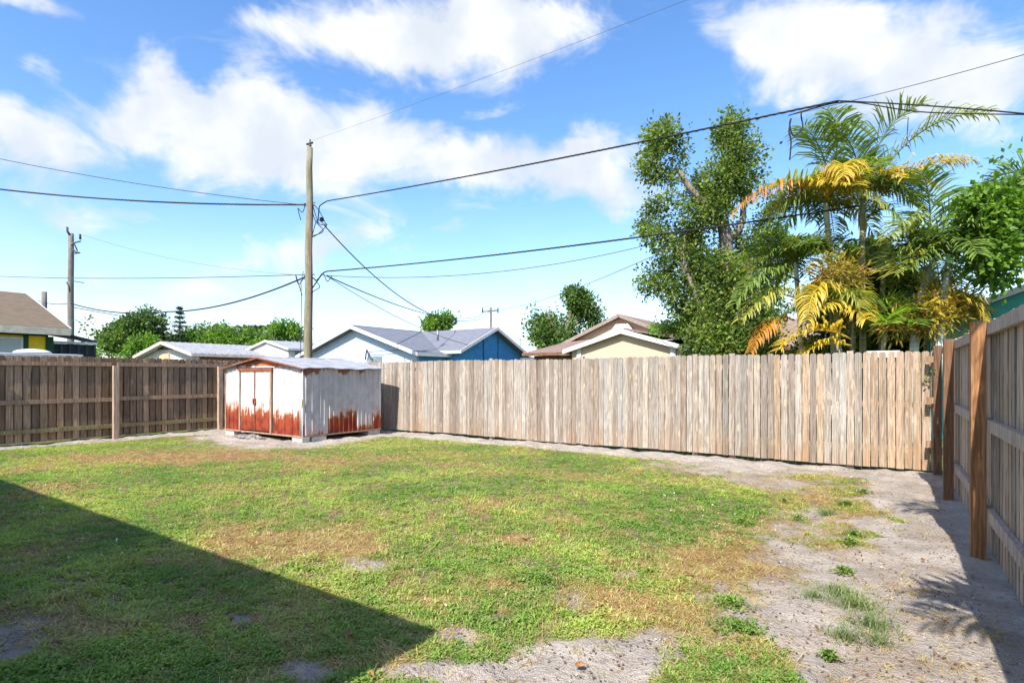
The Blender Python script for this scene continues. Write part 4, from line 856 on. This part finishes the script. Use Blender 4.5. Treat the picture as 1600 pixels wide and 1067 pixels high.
tree('leafy_tree', 'small light green treetop above the grey shingle roof', [(684,505,17,9),(697,500,12,8),(672,510,9,8)], 36, 2600, .2, L_BRIGHT, [(686, [(686, 600), (686, 520)], .12, .08)], twig=.4)
tree('leafy_tree', 'broad dark green tree between the far left pole and the conifers',
     [(205,505,42,20),(170,515,32,18),(215,520,26,22),(190,492,26,10),(150,520,18,12),(228,502,14,9),(190,530,36,20)],
     48, 16000, .30, L_FAR, [(200, [(200, 600), (204, 530)], .4, .25)], twig=.6, ragged=.15, gap=-.3)
tree('leafy_bush', 'light green bushy growth under the broad dark tree at the left', [(175,548,22,16),(200,552,26,14),(160,552,14,12),(225,540,22,12)], 40, 7000, .24, L_BRIGHT, [(180, [(180, 600), (180, 560)], .15, .1)], cat='bush', twig=.5)
tree('leafy_tree', 'bright green hedge like trees behind the metal roofed building', [(330,528,36,16),(300,533,22,12),(365,525,28,12),(385,535,26,14),(345,540,50,14)], 52, 12000, .30, L_BRIGHT, [(340, [(340, 600), (340, 545)], .25, .18)], twig=.6)
tree('leafy_tree', 'compact bright green tree just left of the shed pole', [(444,522,22,15),(428,532,18,13),(458,525,12,14),(415,540,16,10)], 46, 7000, .27, L_BRIGHT, [(444, [(444, 600), (444, 535)], .25, .15)], twig=.5)
tree('leafy_tree', 'far line of low trees beyond the conifer at left', [(262,535,20,12),(248,540,20,12),(285,540,18,10)], 60, 4000, .3, L_FAR, [(262, [(262, 600), (262, 545)], .25, .15)], twig=.6)
tree('leafy_tree', 'bright green broad leaved tree at the right edge above the side fence',
     [(1560,300,42,36),(1595,290,40,34),(1540,330,34,28),(1585,350,46,34),(1540,385,32,28),(1580,405,46,28),(1575,432,36,16),(1525,300,20,20),(1620,320,50,70)],
     10.2, 13000, .13, L_BRIGHT, [(1640, [(1640, 600), (1632, 480), (1610, 400)], .10, .06), (1, [(1612, 410), (1560, 350)], .04, .02), (1, [(1612, 410), (1600, 330)], .05, .025)], twig=.24, long=1.5, up=.6, gap=-.5)
for x, y, lab, sx in ((281, 478, 'slim pointed dark conifer, the taller of two behind the metal roof', 19), (255, 490, 'open branched dark conifer, the shorter of two behind the metal roof', 20)):
    d = 50; base = P(x, 600, d); base.z = 0; root = tag(empty('conifer_tree', base), lab, 'tree', 'conifers behind the metal roof'); top = P(x, y, d)
    part(MB().tube([base, top], [.2, .03], 8), 'trunk', BARK, root); r = np.random.default_rng(int(x)); pts = []; H = top.z
    vs, fs = [], []
    for tier in range(15):
        z = H-.25-tier*.42; L_ = (.18+tier*.105)
        for k in range(7):
            a = k*.898+tier*.5; q = Vector((base.x, base.y, z)); dvec = Vector((math.cos(a), math.sin(a), .35 if x == 255 else .15)); 
            for s in range(26):
                u = r.random(); c = q+dvec*L_*u+Vector(r.normal(size=3))*.05; e = c+(dvec*.5+Vector(r.normal(size=3))*.6).normalized()*.2; sd = Vector(r.normal(size=3)).normalized()*.05
                i0 = len(vs); vs += [c-sd, c+sd, e]; fs.append((i0, i0+1, i0+2))
    part(type('o', (), {'build': lambda s, n, m: link(n, np_mesh(n, np.array([tuple(v) for v in vs]), np.array(fs), L_CON))})(), 'foliage', L_CON, root)

# ------------------------------------------------------------------ palms
PG = (.16, .235, .055, 1); PY = (.54, .39, .055, 1); PO = (.46, .20, .025, 1); PL = (.26, .31, .12, 1); PD_ = (.055, .10, .035, 1); PB_ = (.15, .24, .045, 1); PGY = (.34, .34, .07, 1)
def frond_mesh(p0, p1, p2, leaf, n=44, droop=.5, wd=.036, vee=.5, seed=0, one=1.0):
    R = random.Random(seed); mb = MB(); pts = []
    for k in range(13): t_ = k/12; pts.append(p0*(1-t_)**2+p1*2*t_*(1-t_)+p2*t_*t_)
    mb.tube(pts, [.022*(1-.8*k/12) for k in range(13)], 5)
    up0 = Vector((0, 0, 1))
    n = int(n*.85)
    for i in range(n):
        t_ = .14+.86*(i+.5)/n; p = p0*(1-t_)**2+p1*2*t_*(1-t_)+p2*t_*t_; tg = ((p1-p0)*(1-t_)+(p2-p1)*t_).normalized()
        sd = tg.cross(up0); sd = sd.normalized() if sd.length > .15 else (p1-p0).cross(up0).normalized(); nu = sd.cross(tg).normalized()
        L_ = leaf*1.62*(.45+.55*math.sin(math.pi*min(1, t_*1.12)**.8))*R.uniform(.85, 1.1)
        for s in (-1, 1):
            if R.random() > one: continue
            d = (tg*.72+sd*s*.85+nu*vee*R.uniform(.5, 1.2)+Vector((R.gauss(0, .14), R.gauss(0, .14), R.gauss(0, .14)))).normalized(); w_ = nu.cross(d).normalized()*wd*.5*R.uniform(.8, 1.2)
            a = p; b = a+d*L_*.4; d2 = (d+Vector((0, 0, -droop*.6))).normalized(); c = b+d2*L_*.35; d3 = (d2+Vector((0, 0, -droop))).normalized(); e = c+d3*L_*.3
            mb.add([a-w_*.4, a+w_*.4, b-w_, b+w_, c-w_*.8, c+w_*.8, e], [(0,1,3,2),(2,3,5,4),(4,5,6)])
    return mb
def frond(root, p0, p1, p2, leaf, col, name='frond', **kw):
    o = frond_mesh(p0, p1, p2, leaf, **kw).build(name, L_PALM); child(o, root); o.color = col; return o
def palm(label, base_px, crown_px, d, nf, rad, cols, leaf=.38, r0=.075, r1=.05, seed=0, shaft=True, extra=(), lift=.9, bark=None, bd=None, droop=.5, group='areca palms beyond the back fence', mid=None):
    R = random.Random(seed); base = P(base_px, 600, bd or d); base.z = 0; top = P(*crown_px, d); root = tag(empty('palm_tree', base), label, 'palm', group)
    ctr = mid and P(*mid, d); pts = curve([base, base.lerp(top, .5)+Vector((R.uniform(-.1, .1), R.uniform(-.1, .1), 0)) if not ctr else ctr, top], 9)
    mb = MB(); nn = len(pts); mb.tube(pts, [(r0+(r1-r0)*k/(nn-1))*(1+.06*(k % 2)) for k in range(nn)], 9); part(mb, 'trunk', bark or PALMBARK, root)
    dirn = (pts[-1]-pts[-3]).normalized(); ctop = top
    if shaft: part(MB().tube([top-dirn*.06, top+dirn*.25, top+dirn*.6], [r1*1.15, r1*1.1, r1*.5], 8), 'crown_shaft', CROWNSH, root); ctop = top+dirn*.5
    for k in range(int(nf*1.6)):
        a = k*2.399+seed; el = R.uniform(.1, 1.3)*lift; L_ = rad*R.uniform(.8, 1.15); h = Vector((math.cos(a), math.sin(a), 0))
        p1 = ctop+(h*math.cos(el)+Vector((0, 0, math.sin(el))))*L_*.6; p2 = p1+h*L_*.5*math.cos(el*.4)-Vector((0, 0, L_*(.18+.45*R.random()*(1.3-el*.6))))
        frond(root, ctop-dirn*.1*R.random(), p1, p2, leaf*R.uniform(.85, 1.1), vary(R.choice(cols), .12, .05), seed=seed*100+k, droop=droop*R.uniform(.7, 1.3), vee=R.uniform(.2, .6), n=int(18+L_*16))
    for (a, b, c, lf, col, kw) in extra:
        frond(root, P(*a), P(*b), P(*c), lf, col, seed=int(a[0]+c[0]), **kw)
    return root
palm('tall palm with large golden and green fronds, its trunk nearest the leafy tree', 1308, (1292, 345), 12.0, 11, 1.25, [PG, PGY, PY, PG, PGY], .42, seed=3, droop=.9, mid=(1300, 470), extra=[
    ((1290,300,12), (1215,255,11.6), (1142,335,11.5), .42, PO, dict(n=46, droop=1.4, vee=.1, wd=.038)),
    ((1295,320,12), (1240,270,11.6), (1195,300,11.3), .5, PL, dict(n=34, droop=.2, vee=.4)),
    ((1300,290,12), (1280,210,11.8), (1255,200,11.4), .5, PG, dict(n=40, droop=.7)),
    ((1300,290,12), (1320,180,11.8), (1290,175,11.2), .45, PG, dict(n=36, droop=.9)),
    ((1300,300,12), (1325,225,11.0), (1318,275,10.8), .42, PY, dict(n=36, droop=1.2, vee=.1, wd=.038)),
    ((1290,300,12), (1300,240,11.5), (1335,285,11), .35, PO, dict(n=30, droop=1.2, vee=.1))])
palm('tallest palm with upswept pale frond reaching to the upper right', 1350, (1348, 330), 12.3, 10, 1.3, [PG, PL, PGY, PG, PY], .42, seed=8, mid=(1347, 450), extra=[
    ((1352,310,12.3), (1430,170,11.8), (1545,178,11.2), .52, PL, dict(n=58, droop=.8, vee=.45, wd=.038)),
    ((1350,300,12.3), (1375,180,12), (1440,165,11.4), .5, PL, dict(n=44, droop=.4, vee=.6)),
    ((1355,330,12.2), (1430,240,11.6), (1515,250,11), .45, PY, dict(n=50, droop=1.0, vee=.3)),
    ((1345,300,12.3), (1340,210,11.8), (1300,200,11.3), .45, PG, dict(n=44, droop=.6)),
    ((1350,310,12.3), (1390,260,11.5), (1440,330,11.2), .5, PD_, dict(n=44, droop=.9)),
    ((1355,340,12.3), (1400,300,11.5), (1425,380,11.2), .45, PG, dict(n=40, droop=1.0))])
palm('palm with pale blue grey trunk leaning right of the bright young palm', 1418, (1447, 440), 11.2, 11, 1.15, [PG, PG, PL, PGY, PD_], .42, r0=.09, r1=.065, seed=14, bark=plain('pale_palm_trunk', (.42, .46, .40), .8, var=.25, scale=4, stretch=(1, 1, 4)), mid=(1432, 500), extra=[
    ((1450,400,11.2), (1490,300,11), (1530,350,10.6), .45, PG, dict(n=44, droop=.7)),
    ((1450,400,11.2), (1420,320,11), (1390,370,10.6), .42, PL, dict(n=44, droop=.9)),
    ((1450,405,11.2), (1460,300,11), (1440,270,10.6), .45, PG, dict(n=44, droop=.5))])
palm('palm with yellow tipped frond beside the bright tree at the right', 1456, (1480, 430), 10.8, 9, 1.05, [PG, PL, PD_, PG], .40, r0=.075, r1=.06, seed=22, bark=bpy.data.materials['pale_palm_trunk'], mid=(1472, 495), extra=[
    ((1482,410,10.8), (1510,370,10.6), (1528,425,10.4), .36, PY, dict(n=36, droop=1.0, wd=.038)),
    ((1482,480,10.8), (1515,455,10.6), (1538,500,10.4), .36, PY, dict(n=34, droop=1.0))])
palm('short bright green young palm in the middle of the clump', 1384, (1384, 510), 11.4, 9, .85, [PB_, PB_, (.22, .34, .05, 1), PL], .42, r0=.05, r1=.04, seed=31, lift=1.25, droop=.25, shaft=False)
palm('low green palm with drooping fronds against the leafy tree', 1262, (1245, 440), 12.6, 12, 1.15, [PG, PD_, PG, PB_, PGY], .42, r0=.06, r1=.045, seed=40, extra=[
    ((1250,440,12.4), (1190,400,12), (1150,475,11.6), .42, PG, dict(n=44, droop=1.0)),
    ((1250,470,12.4), (1200,440,12), (1160,500,11.6), .42, PGY, dict(n=44, droop=1.1)),
    ((1240,500,12.2), (1200,480,12), (1172,550,11.6), .34, PO, dict(n=40, droop=1.5, vee=.05))])
palm('stunted palm with golden drooping fronds low in the clump', 1305, (1305, 480), 11.6, 10, .95, [PG, PGY, PY, PGY, PG, PD_], .40, r0=.06, r1=.05, seed=52, shaft=False, droop=1.0, extra=[
    ((1300,470,11.4), (1270,420,11), (1262,500,10.8), .4, PY, dict(n=40, droop=1.2, wd=.038)),
    ((1310,500,11.4), (1330,440,11), (1345,480,10.8), .38, PGY, dict(n=40, droop=1.0)),
    ((1330,530,11.0), (1270,495,10.9), (1215,548,10.8), .42, PY, dict(n=50, droop=.6, wd=.038)),
    ((1330,540,11.0), (1290,530,10.9), (1255,552,10.8), .36, PY, dict(n=36, droop=.6, wd=.034))])
palm('dark palm crowded behind the two tallest palms', 1375, (1380, 430), 13.4, 8, 1.2, [PD_, PG, PD_, PGY], .45, seed=63, shaft=False)
palm('dark palm low behind the golden fronds', 1330, (1335, 500), 13.2, 9, 1.2, [PD_, PG, PGY], .42, seed=71, shaft=False)
palm('dark palm behind the pale trunks at the right', 1440, (1445, 490), 13.0, 8, 1.2, [PD_, PG, PD_, PGY], .42, seed=78, shaft=False)
palm('palm whose green frond tips rise over the bright tree at the right edge', 1625, (1630, 330), 11.0, 9, 1.2, [PG, PD_, PG], .42, seed=85, group=None)
# far palm over the hedge
fp = tag(empty('palm_tree', P(400, 600, 55)), 'distant dark palm over the bright hedge trees at left', 'palm')
for bx in (385, 405, 420):
    R = random.Random(bx); c = P(bx, 517, 54); part(MB().tube([P(bx-4, 600, 54), c], .14, 6), 'trunk', PALMBARK, fp)
    for k in range(9):
        a = k*.7+bx; h = Vector((math.cos(a), math.sin(a), 0)); frond(fp, c, c+h*1.0+Vector((0, 0, .7)), c+h*1.9-Vector((0, 0, .5)), .55, PD_, n=22, wd=.09, seed=k+bx)
# bushes that fill the ground between the trunks
def bush(lab, lobes, d, n, size, mat, x): return tree('leafy_bush', lab, lobes, d, n, size, mat, [(x, [(x, 600), (x, 560)], .05, .03)], cat='bush', twig=.2, gap=-1.8)
bush('dark shrubs at the foot of the leafy tree beyond the fence', [(1110,540,40,24),(1160,545,40,22),(1195,540,24,22)], 15, 6000, .11, L_FICUS, 1150)
bush('dark undergrowth below the palm clump', [(1285,545,34,16),(1345,520,40,34),(1400,525,24,30),(1450,520,30,30),(1500,500,34,30),(1485,540,26,20),(1310,470,36,40),(1380,470,34,36),(1350,420,34,40),(1430,460,30,30)], 14.2, 26000, .14, L_FICUS, 1350)
bush('low light green bush beside the roof of the tan house', [(1040,512,22,8),(1062,515,16,9)], 19, 1500, .1, L_BRIGHT, 1045)
# variegated croton shrub
cr = tag(empty('croton_shrub', P(1455, 600, 10.9)), 'yellow leaved croton shrub among the pale palm trunks', 'shrub'); cr.location.z = 0
CRO = leaf_mat('croton_leaf', (.14, .13, .02), (.50, .36, .04), (.45, .10, .03), trans=.25)
o = link('foliage', leaf_mesh('foliage', PB([(1435,480,22,22),(1468,470,24,22),(1490,492,24,22),(1450,500,26,16),(1400,505,16,14),(1500,470,14,18)], 10.9), 3800, .17, CRO, twig=.24, long=5.0, per=10, seed=9)); child(o, cr)
part(MB().tube([P(1455, 680, 10.9), P(1458, 500, 10.9)], .03, 6), 'stem', BARK, cr)
cr2 = tag(empty('croton_shrub', P(1330, 600, 11.2)), 'yellow and brown spindly croton shrub between the tall palm trunks', 'shrub'); cr2.location.z = 0
o = link('foliage', leaf_mesh('foliage', PB([(1320,440,26,22),(1350,455,24,22),(1300,420,20,20),(1335,485,24,20)], 11.4), 2200, .17, CRO, twig=.26, long=6.0, per=10, seed=19)); child(o, cr2)
part(MB().tube([P(1330, 680, 11.4), P(1332, 450, 11.4)], .03, 6), 'stem', BARK, cr2)
# vine scrap at the fence corner
o = link('vine', leaf_mesh('vine', [((.52, 10.16, 1.45), (.05, .05, .16)), ((.50, 10.2, 1.72), (.10, .05, .05))], 90, .05, L_BRIGHT, twig=.07, seed=4)); tag(o, 'scrap of green vine hanging at the far corner of the fences', 'vine')
# palms beyond the side fence, out to the right, whose fronds shade the sand path
def side_palm(label, x, y, h, seed, nf, rad):
    root = tag(empty('palm_tree', (x, y, 0)), label, 'palm', 'palms beyond the side fence'); R = random.Random(seed); top = Vector((x-.1, y, h))
    part(MB().tube(curve([Vector((x, y, -.1)), Vector((x+.06, y, h*.5)), top], 8), .07, 8), 'trunk', PALMBARK, root)
    for k in range(nf):
        a = k*2.399+seed; el = R.uniform(.3, 1.1); L_ = rad*R.uniform(.85, 1.15); hv = Vector((math.cos(a), math.sin(a), 0)); p1 = top+(hv*math.cos(el)+Vector((0, 0, math.sin(el))))*L_*.6
        frond(root, top, p1, p1+hv*L_*.55-Vector((0, 0, L_*.3)), .42, vary(PG, .1), n=36, seed=seed+k, wd=.034)
side_palm('nearer of two palms beyond the side fence outside the right of the view', 1.75, 1.5, 3.0, 5, 9, 1.15)
side_palm('farther of two palms beyond the side fence outside the right of the view', 1.95, 3.6, 4.1, 11, 10, 1.25)

# ------------------------------------------------------------------ small things on the ground
def weed(x, y, s, lab, kind, n):
    c = G(x, y); z = gz(c.x, c.y); R = random.Random(int(x*3+y)); mb = MB()
    for k in range(n):
        a = R.uniform(0, 6.283); r = min(abs(R.gauss(0, .42)), .8)*s; b = (math.cos(a)*r*1.2, math.sin(a)*r, 0)
        if kind == 'leaf': ovleaf(mb, (b[0], b[1], R.uniform(.005, .05*(1-min(1, r/s)*.6))), R.uniform(0, 6.283), R.uniform(-.1, 1.0), R.uniform(.022, .042), R.uniform(.012, .02))
        else: blade(mb, b, R.uniform(0, 6.283), R.uniform(.7, 1.45), R.uniform(.05, .13), R.uniform(.0025, .004), 3, .35)
    o = mb.build('weed_clump' if kind == 'leaf' else 'grass_tuft', WEEDG if kind == 'leaf' else WEEDL); o.location = (c.x, c.y, z); return tag(o, lab, 'weed' if kind == 'leaf' else 'grass tuft', 'weeds on the bare sand')
WEEDG = leaf_mat('weed_leaf', (.07, .15, .022), (.19, .28, .05), trans=.25); WEEDL = leaf_mat('pale_grass_blade', (.13, .20, .07), (.26, .30, .12), trans=.3)
for x, y, s, lab, kind, n in ((1318,900,.10,'round dark green weed alone on the sand near the second post','leaf',170), (1160,818,.11,'dark weed clump at the edge of the brown patch in mid lawn','leaf',150), (1247,810,.10,'dark weed clump right of the mid lawn brown patch','leaf',140), (1350,770,.14,'spreading weed on the sand nearest the back fence corner','leaf',160),
        (1320,790,.17,'wide weed mat left of the sand path','leaf',200), (1335,838,.09,'small weed on brown litter beside the sand path','leaf',110), (1330,854,.10,'weed clump below the small weed beside the path','leaf',120), (1225,785,.08,'small dark weed at the upper lawn edge','leaf',80),
        (1143,948,.16,'large dark weed clump in front of the bare strip','leaf',320), (1155,988,.18,'largest dark weed clump low right of the lawn','leaf',380), (1295,1026,.05,'little weed sprig on the sand at the lower right','leaf',110), (835,908,.22,'dark weed patch in the sunny lawn near centre','leaf',800),
        (1340,950,.22,'tall pale grass tuft at the edge of the sand path','grass',420), (1315,930,.18,'pale grass tuft just above the tall tuft','grass',300), (1270,940,.14,'thin pale grass wisps on the sand','grass',120), (1360,985,.16,'yellowish grass tuft lowest beside the path','grass',240), (1290,805,.16,'pale grass tuft beside the wide weed mat','grass',180), (1375,1010,.10,'dry straw tuft at the lower end of the path','grass',90), (1320,1000,.14,'pale grass between the two lower tufts','grass',160)):
    weed(x, y, s, lab, kind, n)
LEAFB = plain('dead_leaf_brown', (.33, .17, .075), .8, var=.4, scale=40)
for x, y, s, a, lab in ((399, 976, .06, .3, 'curled tan dead leaf lying in the shaded grass'), (361, 972, .04, 1.2, 'small reddish dead leaf left of the tan one'), (545, 997, .06, 2.1, 'pale brown dead leaf near the shadow corner'), (818, 845, .05, .7, 'orange dead leaf in the sunny lawn'),
                        (1060, 842, .05, 1.9, 'little orange leaf at the lawn right of centre'), (904, 1048, .06, .9, 'crumpled brown leaf on the bare patch at the bottom'), (1442, 876, .04, 2.6, 'reddish leaf scrap on the sand path'), (580, 1062, .05, 0, 'dead leaf at the bottom edge by the shadow')):
    c = G(x, y); mb = MB()
    pr = [(0, 0), (.3, .28), (.65, .3), (1, 0), (.65, -.3), (.3, -.26)]
    mb.add([(px*s-s/2, py*s, .028+.02*abs(py)*s*30*(.05)+.012*math.sin(px*3)) for px, py in pr]+[(0, 0, .018)], [(6, k, (k+1) % 6) for k in range(6)])
    o = mb.build('dead_leaf', LEAFB); o.location = (c.x, c.y, gz(c.x, c.y)); o.rotation_euler = (.25, .1, a); tag(o, lab, 'leaf', 'fallen leaves on the lawn')
